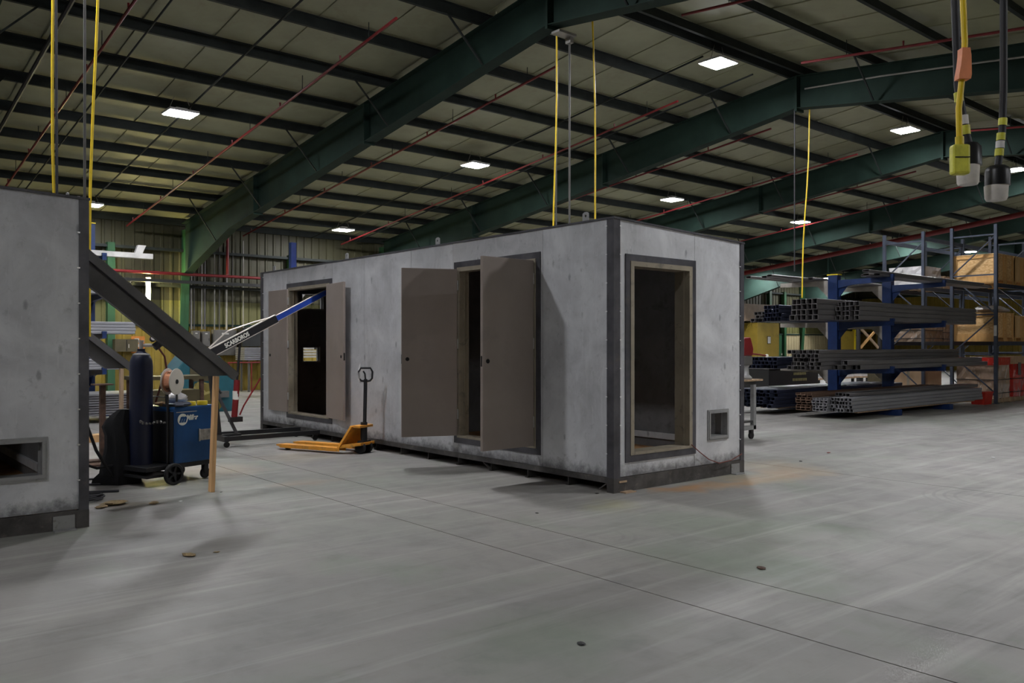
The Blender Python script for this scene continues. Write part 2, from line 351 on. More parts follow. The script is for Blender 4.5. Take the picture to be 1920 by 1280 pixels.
ribbed('x', X_W, 30.0, Y_N - .06, .035, 0.0, 2.25, .305, -1).build('wainscot_sheet', K['wallyellow'], wb)
ribbed('x', 30.0, X_E, Y_N - .06, .035, 0.0, 2.35, .305, -1).build('wainscot_sheet', K['wallcream'], wb)
MB().box(X_W, X_E, Y_N - .12, Y_N - .03, 2.25, 2.33).build('wainscot_cap', K['frame'], wb)
for zg in (3.55, 4.75):
    MB().box(X_W, X_E, Y_N - .26, Y_N - .05, zg, zg + .09).build('girt', K['purlin'], wb)
we = struct(MB().prism([(Y_S, 0), (Y_N, 0), (Y_N, WALL_T), (Y_RIDGE, ROOF_Z + .25), (Y_S, WALL_T)], 'x', X_E, X_E + .2).build('wall_right', K['wallsheet']))
ribbed('y', Y_S, Y_N, X_E - .06, .035, 0.0, 4.8, .305, -1).build('wainscot_sheet', K['wallyellow'], we)
MB().box(X_E - .14, X_E - .03, Y_S, Y_N, 4.8, 4.9).build('wainscot_cap', K['frame'], we)
for zg in (2.4, 5.6): MB().box(X_E - .24, X_E - .02, Y_S, Y_N, zg, zg + .1).build('girt', K['purlin'], we)
wf = struct(MB().box(X_W, X_E, Y_S - .2, Y_S, 0, WALL_T).build('wall_front', K['wallsheet']))
ribbed('x', X_W, X_E, Y_S + .06, .035, 0.0, 2.25, .305, 1).build('wainscot_sheet', K['wallyellow'], wf)
wl = struct(MB().prism([(Y_S, 0), (Y_N, 0), (Y_N, WALL_T), (Y_RIDGE, ROOF_Z + .25), (Y_S, WALL_T)], 'x', X_W - .2, X_W).build('wall_left', K['wallsheet']))
ribbed('y', Y_S, Y_N, X_W + .06, .035, 0.0, 2.25, .305, 1).build('wainscot_sheet', K['wallyellow'], wl)

# ceiling: outer roof deck, liner strips with welted seams, purlins, rigid frames
def slope_pt(sgn, run): y = Y_RIDGE + sgn * run; return y, zp(y)
ce_m = MB()
ce_m.prism([(Y_S - .2, WALL_T + .10), (Y_RIDGE, ROOF_Z + .38), (Y_N + .2, WALL_T + .10), (Y_N + .2, WALL_T + .25), (Y_RIDGE, ROOF_Z + .55), (Y_S - .2, WALL_T + .25)], 'x', X_W - .2, X_E + .2)
ce = struct(ce_m.build('ceiling', K['liner']))
HALF = Y_N - Y_RIDGE
STRIP = BAY / 6
def liner_strip(sgn):
    m = MB(); steps = 24
    for i in range(steps):                                     # gentle sag between purlins, a welt along one edge
        r0, r1 = HALF * i / steps, HALF * (i+1) / steps
        sag = lambda r: .245 - .018 * abs(math.sin(math.pi * r / 1.66))
        a, b = slope_pt(sgn, r0), slope_pt(sgn, r1)
        p = [(.006, a[0], a[1] + sag(r0)), (STRIP - .006, a[0], a[1] + sag(r0)), (STRIP - .006, b[0], b[1] + sag(r1)), (.006, b[0], b[1] + sag(r1))]
        m.add(p, [(0,1,2,3)])
        q = [(STRIP - .02, a[0], a[1] + sag(r0)), (STRIP - .02, a[0], a[1] + sag(r0) - .022), (STRIP - .02, b[0], b[1] + sag(r1) - .022), (STRIP - .02, b[0], b[1] + sag(r1))]
        m.add(q, [(0,1,2,3)])
    return m.mesh('roof_liner_strip', K['liner'])
for sgn in (1, -1):
    me = liner_strip(sgn)
    for k in range(54): ob('roof_liner_strip', me, ce, (X_W + k * STRIP, 0, 0))
PURL = [.14 + 1.66 * k for k in range(12)]
for sgn in (1, -1):
    for r in PURL:
        y, z = slope_pt(sgn, r)
        m = MB(); s = sgn
        m.prism([(y, z), (y + s*.07, z), (y + s*.07, z + .012), (y + s*.012, z + .012), (y + s*.012, z + .20), (y - s*.06, z + .20), (y - s*.06, z + .188), (y, z + .188)], 'x', X_W, X_E)
        m.build('purlin', K['purlin'], ce)
FRAMES = [X_FRAME + BAY * n for n in range(-3, 7)]
def frame_bottom(r):                                           # rafter underside at horizontal run r from the ridge
    z = RB_Z - RB_S * r
    if r > 14.0: z -= .145 * (r - 14.0)
    return z
def rafter_meshes(sgn):
    runs = [0, 4, 8, 12, 14, 16, 18.1]
    top = [(Y_RIDGE + sgn*r, zp(Y_RIDGE + sgn*r) - .012) for r in runs]; bot = [(Y_RIDGE + sgn*r, frame_bottom(r)) for r in runs]
    web = MB()
    for i in range(len(runs)-1): web.prism([bot[i], bot[i+1], top[i+1], top[i]], 'x', -.008, .008)
    web.prism([(Y_RIDGE, RB_Z - .08), (Y_RIDGE + sgn*.03, RB_Z - .08), (Y_RIDGE + sgn*.03, ROOF_Z - .02), (Y_RIDGE, ROOF_Z - .02)], 'x', -.15, .15)   # ridge end plate
    for r in (6.1, 12.2):                                        # bolted splice plates
        y = Y_RIDGE + sgn*r; web.box(-.14, .14, y - .02, y + .02, frame_bottom(r) - .06, zp(y) - .01)
    ft, fb = MB(), MB()
    for i in range(len(runs)-1):
        for m, L, t in ((ft, top, .02), (fb, bot, -.02)):
            a, b = L[i], L[i+1]; m.hexa([(-.14,a[0],a[1]),(.14,a[0],a[1]),(.14,b[0],b[1]),(-.14,b[0],b[1]),(-.14,a[0],a[1]+t*.6),(.14,a[0],a[1]+t*.6),(.14,b[0],b[1]+t*.6),(-.14,b[0],b[1]+t*.6)])
    br = MB()
    for r in PURL[1::2]:                                          # flange braces up to the purlins
        y = Y_RIDGE + sgn*r
        if r < 16: br.bar((.1, y, frame_bottom(r) + .02), (.95, y, zp(y) + .05), .03, .03); br.bar((-.1, y, frame_bottom(r) + .02), (-.95, y, zp(y) + .05), .03, .03)
    return web.mesh('rafter', K['frame']), ft.mesh('flange', K['frame']), fb.mesh('flange', K['frame']), br.mesh('flange_brace', K['purlin'])
def column_meshes(sgn):
    y0 = Y_RIDGE + sgn*18.1; y1 = Y_RIDGE + sgn*18.4; zt = frame_bottom(18.1)
    web = MB().prism([(y0 + sgn*.28, 0), (Y_RIDGE + sgn*18.47, 0), (Y_RIDGE + sgn*18.47, 5.5), (y0 - sgn*.0, 5.5), (y0, zt)], 'x', -.008, .008)
    fi = MB().hexa([(-.14, y0 + sgn*.28, 0), (.14, y0 + sgn*.28, 0), (.14, y0 + sgn*.30, 0), (-.14, y0 + sgn*.30, 0), (-.14, y0, zt), (.14, y0, zt), (.14, y0 + sgn*.02, zt), (-.14, y0 + sgn*.02, zt)])
    return web.mesh('column', K['green']), fi.mesh('flange', K['green'])
for sgn in (1, -1):
    R = rafter_meshes(sgn); Cc = column_meshes(sgn)
    for X in FRAMES[1:-1]:
        r = ob('rafter', R[0], ce, (X, 0, 0))
        for f in R[1:]: ob(f.name.split('.')[0], f, r)
        c = ob('column', Cc[0], wb if sgn > 0 else wf, (X, 0, 0)); ob('flange', Cc[1], c)

# high-bay lights (each lamp's own light is its glowing diffuser)
hb = MB().box(-.31, .31, -.28, .28, .0, .05); hb.box(-.12, .12, -.09, .09, .05, .12)
hb_me = hb.mesh('housing', K['fixture'])
dif_me = MB().box(-.285, .285, -.255, .255, -.012, -.001).mesh('diffuser', K['glow'])
ORD = ['first', 'second', 'third', 'fourth', 'fifth', 'sixth', 'seventh', 'eighth', 'ninth', 'tenth', 'eleventh', 'twelfth']
for y, row, xs in LIGHT_ROWS:
    for i, x in enumerate(xs):
        z = zp(y) - .27
        t = thing('high_bay_light', 'square LED high-bay light, %s from the left in the %s' % (ORD[i], row), 'light', (x, y, z), 0, 'high-bay lights under the roof')
        ob('housing', hb_me, t); ob('diffuser', dif_me, t)
        m = MB()
        for sx in (-.25, .25): m.sweep([(sx, 0, .05), (sx*.5, 0, .27 + .1)], .006, 5)
        m.build('hanger_wire', K['conduit'], t)
        MB().sweep([(.05, 0, .1), (.22, .05, .16), (.3, .1, .3), (.18, .2, .34)], .009, 6).build('power_lead', K['cordblack'], t)

# sprinkler branch pipes along each slope, conduits, the red main and wall pipes
def hugging(y0, y1, off, n=8): return [(0, y0 + (y1-y0)*i/n, zp(y0 + (y1-y0)*i/n) + off) for i in range(n+1)]
for i in range(11):
    X = 3.97 + 3.815 * (i - 1) + (.7 if i >= 6 else 0)
    for sgn, nm in ((1, 'far'), (-1, 'near')):
        y0, y1 = (12.35, 28.3) if sgn > 0 else (9.2, -7.3)
        t = thing('sprinkler_pipe', 'thin red sprinkler pipe on the %s roof slope, %s from the left' % (nm, ORD[i]), 'pipe', (X, 0, 0), 0, 'red sprinkler branch pipes')
        MB().sweep(hugging(y0, y1, -.30), .026, 8).build('pipe_run', K['pipe_red'], t)
        hg, hd = MB(), MB()
        for k in range(6):
            y = y0 + (y1-y0)*(k+.35)/6; z = zp(y)
            hg.sweep([(0, y, z - .27), (0, y, z + .01)], .008, 5)
            y = y0 + (y1-y0)*(k+.75)/6; z = zp(y) - .30; hd.sweep([(0, y, z), (0, y, z + .11)], [.013, .02], 6)
        hg.build('hanger_rods', K['purlin'], t)['kind'] = 'stuff'; hd.build('sprinkler_heads', K['pipe_red'], t)['kind'] = 'stuff'
for X, r, lab in ((3.28, .045, 'thick dark conduit run along the far roof slope, leftmost'), (4.56, .018, 'thin grey conduit along the far roof slope beside the first pipes'),
                  (6.33, .02, 'thin dark conduit feeding the lights nearest the left'), (14.3, .02, 'thin dark conduit feeding the light over the big container'), (16.1, .02, 'thin dark conduit right of the bright middle light')):
    tag(MB().sweep([(X, y, z) for _, y, z in hugging(10.8, 28.5, -.10 if r < .03 else -.06)], r, 8).build('roof_conduit', K['cordblack'] if r > .03 else K['purlin']), lab, 'conduit')
tag(MB().sweep([(38.7, y, z) for _, y, z in hugging(27.9, -6.0, -.42, 20)], .12, 12).build('sprinkler_main', K['pipe_red'], smooth=True), 'thick bright red sprinkler main rising along the roof at the far right', 'pipe')
t = thing('wall_pipe', 'horizontal red pipe along the upper back wall', 'pipe', (0, Y_N - .66, 3.97))
MB().sweep([(X_W + .3, 0, 0), (X_E - .3, 0, 0)], .05, 10).build('pipe_run', K['pipe_red'], t, smooth=True)
mm = MB()
for k in range(12): mm.sweep([(-8 + 5*k, 0, 0), (-8 + 5*k, .22, .02)], .012, 5)
mm.build('brackets', K['trimdark'], t)['kind'] = 'stuff'
tag(MB().box(X_W + .3, X_E - .3, Y_N - .72, Y_N - .60, 3.66, 3.76).build('cable_tray', K['trimdark']), 'black cable tray under the red pipe on the back wall', 'tray')

# ================================================================== STEEL CONTAINERS
CW, CL, HF, HB, ZB, TH = 2.377, 9.187, 2.975, 2.88, .165, .09
def roof_z(u): return HF + (HB - HF) * u / CW
def sheet(parent, m, axis, p0, p1, s0, s1, holes=(), name='wall_panel'):
    """wall panel between s0 and s1 along axis ('v' long walls at u=p0..p1, 'u' end walls at v=p0..p1), with rectangular holes"""
    g = .0025; s0 += g; s1 -= g
    b = MB(); cuts = sorted({s0, s1} | {e for h in holes for e in h[:2] if s0 < e < s1})
    for a, c in zip(cuts, cuts[1:]):
        mid = (a + c) / 2; segs = []; z = ZB
        for h in sorted([h for h in holes if h[0] < mid < h[1]], key=lambda h: h[2]):
            segs.append((z, h[2])); z = h[3]
        segs.append((z, None))
        for z0, z1 in segs:
            def P(u, v, zz): return (u, v, zz)
            if axis == 'v':
                top = lambda u: roof_z(u) if z1 is None else z1
                q = [(p0,a),(p1,a),(p1,c),(p0,c)]
            else:
                top = lambda u: roof_z(u) if z1 is None else z1
                q = [(a,p0),(c,p0),(c,p1),(a,p1)]
            b.hexa([(u, v, z0) for u, v in q] + [(u, v, top(u)) for u, v in q])
    return b.build(name, m, parent)
def surround(parent, axis, p, s0, s1, z0, z1, sill=True, trim=.075, jamb=.055, depth=.14, face=-1, tm='mill', jm='jamb'):
    """dark flat-bar trim on the wall face and a tan jamb lining the hole"""
    t = MB(); j = MB()
    def bx(m, a, b, c, d, q0, q1):
        if axis == 'v': m.box(min(q0,q1), max(q0,q1), a, b, c, d)
        else: m.box(a, b, min(q0,q1), max(q0,q1), c, d)
    f0, f1 = p, p + face*.014
    bx(t, s0 - trim, s1 + trim, z1, z1 + trim, f0, f1); bx(t, s0 - trim, s0, z0 - trim, z1, f0, f1); bx(t, s1, s1 + trim, z0 - trim, z1, f0, f1)
    bx(t, s0, s1, z0 - trim, z0, f0, f1)
    t.build('trim', K[tm], parent)
    q0, q1 = p + face*.022, p - face*depth
    bx(j, s0, s1, z1 - jamb, z1, q0, q1); bx(j, s0, s0 + jamb, z0, z1 - jamb, q0, q1); bx(j, s1 - jamb, s1, z0, z1 - jamb, q0, q1)
    if sill: bx(j, s0 + jamb, s1 - jamb, z0, z0 + .03, q0, q1)
    st = [(q0 - face*.075, q0 - face*.09)]
    for a, b in st:                                             # rebate stop inside the jamb
        bx(j, s0 + jamb, s0 + jamb + .018, z0 + .03, z1 - jamb, a, b); bx(j, s1 - jamb - .018, s1 - jamb, z0 + .03, z1 - jamb, a, b)
    return j.build('door_jamb', K[jm], parent)
def leaf(parent, hinge, ang, width, z0, z1, swing, holes_at=1.42):
    """door leaf hinged at (u,v); ang is the direction the leaf points from its hinge"""
    e = (hinge[0], hinge[1], 0)
    L = MB().box(.012, width, -.022, .022, z0, z1).build('door_leaf', K['taupe'], parent, e, (0, 0, ang), bevel=.004)
    for z in (z0 + .22, (z0 + z1)/2 + .05, z1 - .28):
        MB().cyl((0, 0, z), (0, 0, z + .13), .014, n=8).build('hinge', K['hinge'], L)
    for s in (-1, 1):
        MB().cyl((width - .075, s*.0225, holes_at), (width - .075, s*.0265, holes_at), .026, n=12).build('lock_hole', K['hole'], L)
    MB().box(width - .002, width + .002, -.011, .011, holes_at - .06, holes_at + .06).build('latch_slot', K['hole'], L)
    return L
def container(loc, label, group, leaves):
    c = thing('steel_storage_container', label, 'container', loc, 0, group)
    DA, DBB = (1.25, 2.83, .37, 2.64), (6.42, 7.98, .37, 2.64)     # double doors of the long side
    DE, WE = (.255, 1.335, .39, 2.53), (1.665, 2.045, .465, .80)   # door and small window of the end
    WF1, WF2 = (.77, 1.27, 2.30, 2.64), (.79, 1.19, 1.26, 1.58)    # two windows of the far end
    G, GD = K['galv'], K['galv_dirty']
    for i, (a, b) in enumerate(((.06, 1.14), (1.14, 2.95), (2.95, 3.97), (3.97, 5.30), (5.30, 6.34), (6.34, 8.06), (8.06, CL - .06))):
        sheet(c, GD if i in (1, 5) else G, 'v', 0, .05, a, b, [DA, DBB])
    for a, b in ((.06, 1.40), (1.40, CW - .06)): sheet(c, G, 'u', 0, .05, a, b, [DE, WE])
    for a, b in ((.06, 1.30), (1.30, CW - .06)): sheet(c, G, 'u', CL - .05, CL, a, b, [WF1, WF2])
    for k in range(7): sheet(c, G, 'v', CW - .05, CW, .06 + (CL - .12)*k/7, .06 + (CL - .12)*(k+1)/7, [])
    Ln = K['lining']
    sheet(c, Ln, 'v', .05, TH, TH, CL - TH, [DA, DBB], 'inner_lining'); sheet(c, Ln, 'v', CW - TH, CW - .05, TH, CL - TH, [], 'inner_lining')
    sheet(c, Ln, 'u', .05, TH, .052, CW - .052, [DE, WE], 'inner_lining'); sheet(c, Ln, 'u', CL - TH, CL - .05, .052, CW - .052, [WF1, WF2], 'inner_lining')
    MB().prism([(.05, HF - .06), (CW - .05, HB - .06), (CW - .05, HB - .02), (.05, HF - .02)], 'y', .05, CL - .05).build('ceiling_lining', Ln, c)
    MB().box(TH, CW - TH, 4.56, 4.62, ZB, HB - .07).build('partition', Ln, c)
    MB().prism([(-.015, HF + .0), (CW + .02, HB), (CW + .02, HB + .02), (-.015, HF + .02)], 'y', -.02, CL + .02).build('roof_plate', K['mill'], c)
    MB().box(.02, CW - .02, .02, CL - .02, ZB - .02, ZB + .04).build('floor_deck', K['deck'], c)
    MB().box(CW - TH - .03, CW - TH, .1, 4.5, ZB + .16, ZB + .24).build('inner_base_rail', G, c)
    # corner posts: folded dark plates around each corner, with bright weld tacks along their edges
    for (u, v, su, sv) in ((0,0,1,1), (CW,0,-1,1), (0,CL,1,-1), (CW,CL,-1,-1)):
        h = roof_z(u) + .004; p = MB(); wd = .092 if u == 0 else .068
        p.box(min(u - su*.012, u + su*wd), max(u - su*.012, u + su*wd), min(v - sv*.012, v), max(v - sv*.012, v), ZB - .02, h)
        p.box(min(u - su*.012, u), max(u - su*.012, u), min(v, v + sv*wd), max(v, v + sv*wd), ZB - .02, h)
        cp = p.build('corner_post', K['mill'], c)
        tk = MB()
        for k in range(9):
            z = .42 + .31*k
            tk.cbox((u + su*(wd + .004), v - sv*.008, z), (.022, .014, .012)); tk.cbox((u - su*.008, v + sv*(wd + .004), z), (.014, .022, .012))
        tk.build('weld_tacks', K['tack'], cp)['kind'] = 'stuff'
    # skid: end channels, long side rails, cross joists, corner feet and foot plates
    for v in (0, CL - .06):
        s = 1 if v == 0 else -1; b = v if v == 0 else CL
        m = MB().prism([(b - s*.012, 0), (b + s*.05, 0), (b + s*.05, .012), (b, .012), (b, .138), (b + s*.05, .138), (b + s*.05, ZB - .005), (b - s*.012, ZB - .005)], 'x', .09, CW - .09)
        m.build('end_channel', K['skid'], c)
    for u in (0, CW - .08): MB().box(u - .014 if u == 0 else u, u + .08 if u == 0 else CW + .014, .0, CL, ZB - .065, ZB - .003).build('side_rail', K['skid'], c)
    for k in range(1, 13):
        v = CL * k / 13; j = MB().box(.0, CW, v - .004, v + .004, .0, ZB - .06); j.box(.0, CW, v, v + .05, .0, .008); j.build('cross_joist', K['skid'], c)
    for k in (3, 8): v = CL * k / 13; MB().bar((.01, v + .01, .01), (.01, v + .16, ZB - .07), .012, .03, (1,0,0)).build('gusset', K['skid'], c)
    for u in (0, CW - .09):
        for v in (0, CL - .09): MB().box(u - .013 if u == 0 else u, u + .09 if u == 0 else CW + .013, v - .013 if v == 0 else v, v + .09 if v == 0 else CL + .013, 0, ZB - .01).build('corner_foot', K['skid'], c)
    MB().bar((.01, .10, ZB - .07), (.01, .22, .02), .012, .03, (1,0,0)).build('gusset', K['skid'], c)
    for u in (.16, CW - .20):
        m = MB().box(u - .075, u + .095, -.10, -.012, 0, .012); m.build('foot_plate', K['lug'] if u > 1 else K['wood_old'], c)
        if u > 1: MB().box(u - .075, u + .095, -.026, -.012, .012, .125).build('foot_bracket', K['lug'], c)
        else: MB().box(u - .09, u + .03, -.02, -.012, .105, .125).build('foot_slot', K['wood_old'], c)
    # door and window surrounds, leaves, lifting lugs
    for d in (DA, DBB): surround(c, 'v', 0, *d)
    surround(c, 'u', 0, *DE, depth=.20)
    surround(c, 'u', 0, *WE, trim=.018, jamb=.025, depth=.16, tm='lug', jm='lug').name = 'window_lining'
    for wf_ in (WF1, WF2): surround(c, 'u', CL, *wf_, trim=.018, jamb=.025, depth=.12, face=1, tm='lug', jm='lug').name = 'window_lining'
    if leaves:
        w2 = .755
        leaf(c, (-.03, DA[0] + .03), math.radians(181.5), .80, .40, 2.615, 0)         # near pair: right leaf stands square out
        leaf(c, (-.03, DA[1] - .03), math.radians(157), w2, .40, 2.615, 0)           # near pair: left leaf part way back
        leaf(c, (-.04, DBB[0] + .03), math.radians(-97), w2, .40, 2.615, 0)          # far pair: folded back on the wall
        leaf(c, (-.03, DBB[1] - .03), math.radians(91.5), w2, .40, 2.615, 0)
    for v in (.48, 3.38, 5.95, 8.72):
        for u, h in ((.055, HF), (CW - .055, HB)):
            l = MB(); z = h + .015; w_ = .045; r = .018; n = 10
            ring = [(v + r*math.cos(2*math.pi*k/n), z + .07 + r*math.sin(2*math.pi*k/n)) for k in range(n)]
            out = []
            for k in range(n):
                a = 2*math.pi*k/n; ca_, sa_ = math.cos(a), math.sin(a); s = max(abs(ca_), abs(sa_)); out.append((v + w_*ca_/s, z + .055 + .06*sa_/s))
            for x in (u - .007, u + .007): l.add([(x, *q) for q in ring] + [(x, *q) for q in out], [(k, (k+1)%n, (k+1)%n + n, k + n) for k in range(n)])
            l.add([(u - .007, *q) for q in ring] + [(u + .007, *q) for q in ring], [(k, (k+1)%n, (k+1)%n + n, k + n) for k in range(n)])
            l.add([(u - .007, *q) for q in out] + [(u + .007, *q) for q in out], [(k, (k+1)%n, (k+1)%n + n, k + n) for k in range(n)])
            l.build('lifting_lug', K['lug'], c)
    return c
X0, Y0 = 6.671, 6.217
big = container((X0, Y0, 0), 'long galvanised steel storage container with open doors, standing at centre', 'steel containers under construction', True)
lft = container((1.89 - CW, 8.07, 0), 'matching galvanised steel container cut off by the left picture edge', 'steel containers under construction', False)

# loose wire hanging from the end door sill
tag(MB().sweep([(X0 + 1.30, Y0 - .035, .43), (X0 + 1.45, Y0 - .04, .33), (X0 + 1.62, Y0 - .045, .23), (X0 + 1.80, Y0 - .06, .17), (X0 + 2.05, Y0 - .06, .185), (X0 + 2.3, Y0 - .04, .24)], .006, 6).build('loose_wire', K['wire']),
    'thin red-brown wire trailing from the end door sill of the container', 'wire')

# ------------------------------------------------------------------ stringers leaning off the left container, each on its own wooden prop
def stringer(y, label, xt, zt, xb, zb):
    """C-channel with a level cut foot"""
    t = thing('steel_channel_stringer', label, 'channel', (xb, y, 0), 0, 'channel stringers off the left container')
    dx, dz = xt - xb, zt - zb; hv = .37                          # vertical web height
    m = MB(); cut = zb - .02
    lo = lambda x: zt - hv + (x - dx) * (dz / dx)
    xcut = dx + (cut - (zt - hv)) / (dz / dx)
    poly = [(dx, zt - hv), (xcut, cut), (-.02, cut), (0, zb), (dx, zt)]
    m.prism(poly, 'y', -.005, .005); m.build('web', K['mill_light'], t)
    f = MB(); nrm = Vector((-dz, 0, dx)).normalized(); nrm = nrm if nrm.z > 0 else -nrm
    def strip(a, b):
        a, b = Vector((a[0], 0, a[1])), Vector((b[0], 0, b[1])); q = nrm * .012
        f.hexa([a + Vector((0,-.075,0)), b + Vector((0,-.075,0)), b + Vector((0,.005,0)), a + Vector((0,.005,0)), a + q + Vector((0,-.075,0)), b + q + Vector((0,-.075,0)), b + q + Vector((0,.005,0)), a + q + Vector((0,.005,0))])
    strip((dx, zt - hv), (xcut, cut)); f.build('flange', K['mill_light'], t)
    e = MB(); a, b = Vector((dx, 0, zt)), Vector((-.03, 0, zb)); dn = nrm * -.085
    e.hexa([a + Vector((0,-.06,0)), b + Vector((0,-.06,0)), b + Vector((0,.006,0)), a + Vector((0,.006,0)), a + dn + Vector((0,-.06,0)), b + dn + Vector((0,-.06,0)), b + dn + Vector((0,.006,0)), a + dn + Vector((0,.006,0))])
    e.build('edge_tube', K['edge_steel'], t)
    return t
stringer(9.13, 'near grey steel channel stringer sloping down from the left container', 1.99, 2.682, 3.70, 1.285)
stringer(13.0, 'far grey steel channel stringer sloping down behind the gas cylinder', 1.99, 2.682, 3.70, 1.285)
tag(MB().bar((3.38, 9.12, .0), (3.43, 9.12, 1.262), .09, .042, (1,0,0)).build('wooden_prop', K['wood'], bevel=.003), 'orange-brown wooden stud propping up the near channel stringer', 'wood post', 'wooden props')
tag(MB().bar((3.50, 13.0, .0), (3.50, 13.0, 1.262), .09, .042, (1,0,0)).build('wooden_prop', K['wood_old'], bevel=.003), 'pale wooden stud propping up the far channel stringer', 'wood post', 'wooden props')

# ------------------------------------------------------------------ welding cart: machine, cylinder, regulator, wire spool, cloth, hoses
CO, CA = (3.25, 9.92), math.radians(19)
def cart_pt(x, y, z=0): return (CO[0] + x*math.cos(CA) - y*math.sin(CA), CO[1] + x*math.sin(CA) + y*math.cos(CA), z)
t = thing('welding_machine', 'blue welding machine on a wheeled cart with round white logo', 'welder', (CO[0], CO[1], 0), CA)
MB().box(0, .56, 0, .58, .225, .86).build('cabinet', K['welder'], t, bevel=.012)
MB().box(-.004, .565, -.004, .584, .845, .885).build('lid', K['welder'], t, bevel=.01)
MB().box(-.012, .0, .02, .56, .24, .83).build('front_panel', K['welder_dark'], t)
MB().box(-.36, .56, .02, .56, .17, .225).build('tray', K['blackmetal'], t, bevel=.006)
pl = MB().box(.34, .52, -.014, -.002, .47, .60).build('data_plate', K['plate_worn'], t); MB().box(.33, .342, -.016, -.002, .46, .61).build('plate_edge', K['edge'], pl)
MB().box(.02, .30, -.008, -.001, .818, .826).build('seam_strip', K['edge'], t)
logo = MB(); logo.lathe([(.068, 0), (.068, .004)], 28, Matrix.Rotation(math.pi/2, 3, 'X'), (.105, -.001, .735)); lg = logo.build('logo_disc', K['white'], t)
text_mesh('logo_mark', 'm', .115, K['welder'], lg, frame_m((.060, -.0056, .708), (1,0,0), (0,0,1)), .001, .35, .008)
text_mesh('brand_lettering', 'Miller', .085, K['white'], t, frame_m((.158, -.0025, .725), (1,0,0), (0,0,1)), .0015, .25, .003, .78)
def wheel(parent, c, r, w_, spokes=True, name='wheel'):
    m = Matrix.Rotation(math.pi/2, 3, 'X')
    ty = MB().lathe([(r*.72, -w_/2), (r*.93, -w_/2), (r, -w_*.3), (r, w_*.3), (r*.93, w_/2), (r*.72, w_/2), (r*.72, -w_/2)], 24, m, c).build(name, K['black'], parent, smooth=True)
    h = MB().lathe([(.0, -w_*.4), (r*.22, -w_*.4), (r*.22, w_*.4), (.0, w_*.4)], 12, m, c)
    if spokes:
        for k in range(5):
            a = 2*math.pi*k/5; h.bar((c[0] + r*.15*math.cos(a), c[1], c[2] + r*.15*math.sin(a)), (c[0] + r*.76*math.cos(a), c[1], c[2] + r*.76*math.sin(a)), r*.2, w_*.5, (0,1,0))
    else: h.lathe([(.0, -w_*.25), (r*.75, -w_*.25), (r*.75, w_*.25), (.0, w_*.25)], 16, m, c)
    h.build('hub', K['blackmetal'], ty); return ty
for y in (-.06, .64): wheel(t, (-.06, y, .125), .125, .045)
MB().cyl((-.06, -.04, .125), (-.06, .62, .125), .012).build('axle', K['blackmetal'], t)
for y in (.06, .52):
    wheel(t, (.47, y, .065), .065, .035, False, 'caster_wheel'); MB().box(.44, .50, y - .028, y - .02, .065, .17).box(.44, .50, y + .02, y + .028, .065, .17).build('caster_fork', K['blackmetal'], t)
MB().box(-.36, -.0, .0, .62, .10, .13).build('cylinder_platform', K['blackmetal'], t)
MB().sweep([(-.02, .1, .23), (-.02, .1, 1.0), (-.02, .48, 1.0), (-.02, .48, .23)], .014, 8).build('cylinder_rack', K['blackmetal'], t)
ch = MB()
for k in range(14):
    a = -.15 + k*.034; ch.cbox((-.30 + .14*abs(k-6.5)/6.5, a + .12, .72 + .012*math.sin(k)), (.018, .03, .018), Matrix.Rotation(k*.8, 3, 'X'))
ch.build('chain', K['greybox'], t)
p = cart_pt(-.17, .375)
t = thing('gas_cylinder', 'tall navy blue shielding gas cylinder in front of the welding machine', 'gas cylinder', (p[0], p[1], .131))
MB().lathe([(.105, 0), (.125, .015), (.127, .05), (.127, 1.22), (.122, 1.29), (.10, 1.345), (.06, 1.385), (.042, 1.40), (.042, 1.43), (.0, 1.43)], 28).build('body', K['navy'], t, smooth=True)
MB().cyl((0,0,1.425), (0,0,1.50), .022).cyl((0,0,1.50), (0,0,1.53), .032).build('valve', K['edge'], t, smooth=True)
MB().lathe([(.09, 1.352), (.093, 1.365), (.07, 1.378)], 20).build('collar_ring', K['lug'], t)
t2 = thing('gas_regulator', 'brass-and-black regulator with round gauges on the gas cylinder', 'regulator', (p[0], p[1], .131))
MB().sweep([(.02,-.01,1.47), (.10,-.06,1.47), (.17,-.10,1.46)], .02, 8).build('stem', K['edge'], t2)
MB().lathe([(0,-.04), (.045,-.04), (.045,.04), (0,.04)], 16, Matrix.Rotation(.9, 3, 'Y'), (.15,-.09,1.47)).build('diaphragm', K['blackmetal'], t2, smooth=True)
for q in ((.10,-.10,1.545), (.21,-.13,1.50)):
    g = MB().lathe([(0,-.018), (.034,-.018), (.034,.018), (0,.018)], 18, Matrix.Rotation(1.2, 3, 'X') , q).build('gauge', K['blackmetal'], t2, smooth=True)
    MB().lathe([(0,.0182), (.026,.0182), (.026,.0190), (0,.0190)], 18, Matrix.Rotation(1.2, 3, 'X'), q).build('gauge_face', K['paper'], g)
MB().sweep([(.17,-.08,1.44), (.24,-.08,1.34), (.27,-.05,1.2), (.22,.0,1.0), (.18,.06,.8)], .012, 7).build('gas_hose', K['wire'], t2, smooth=True)
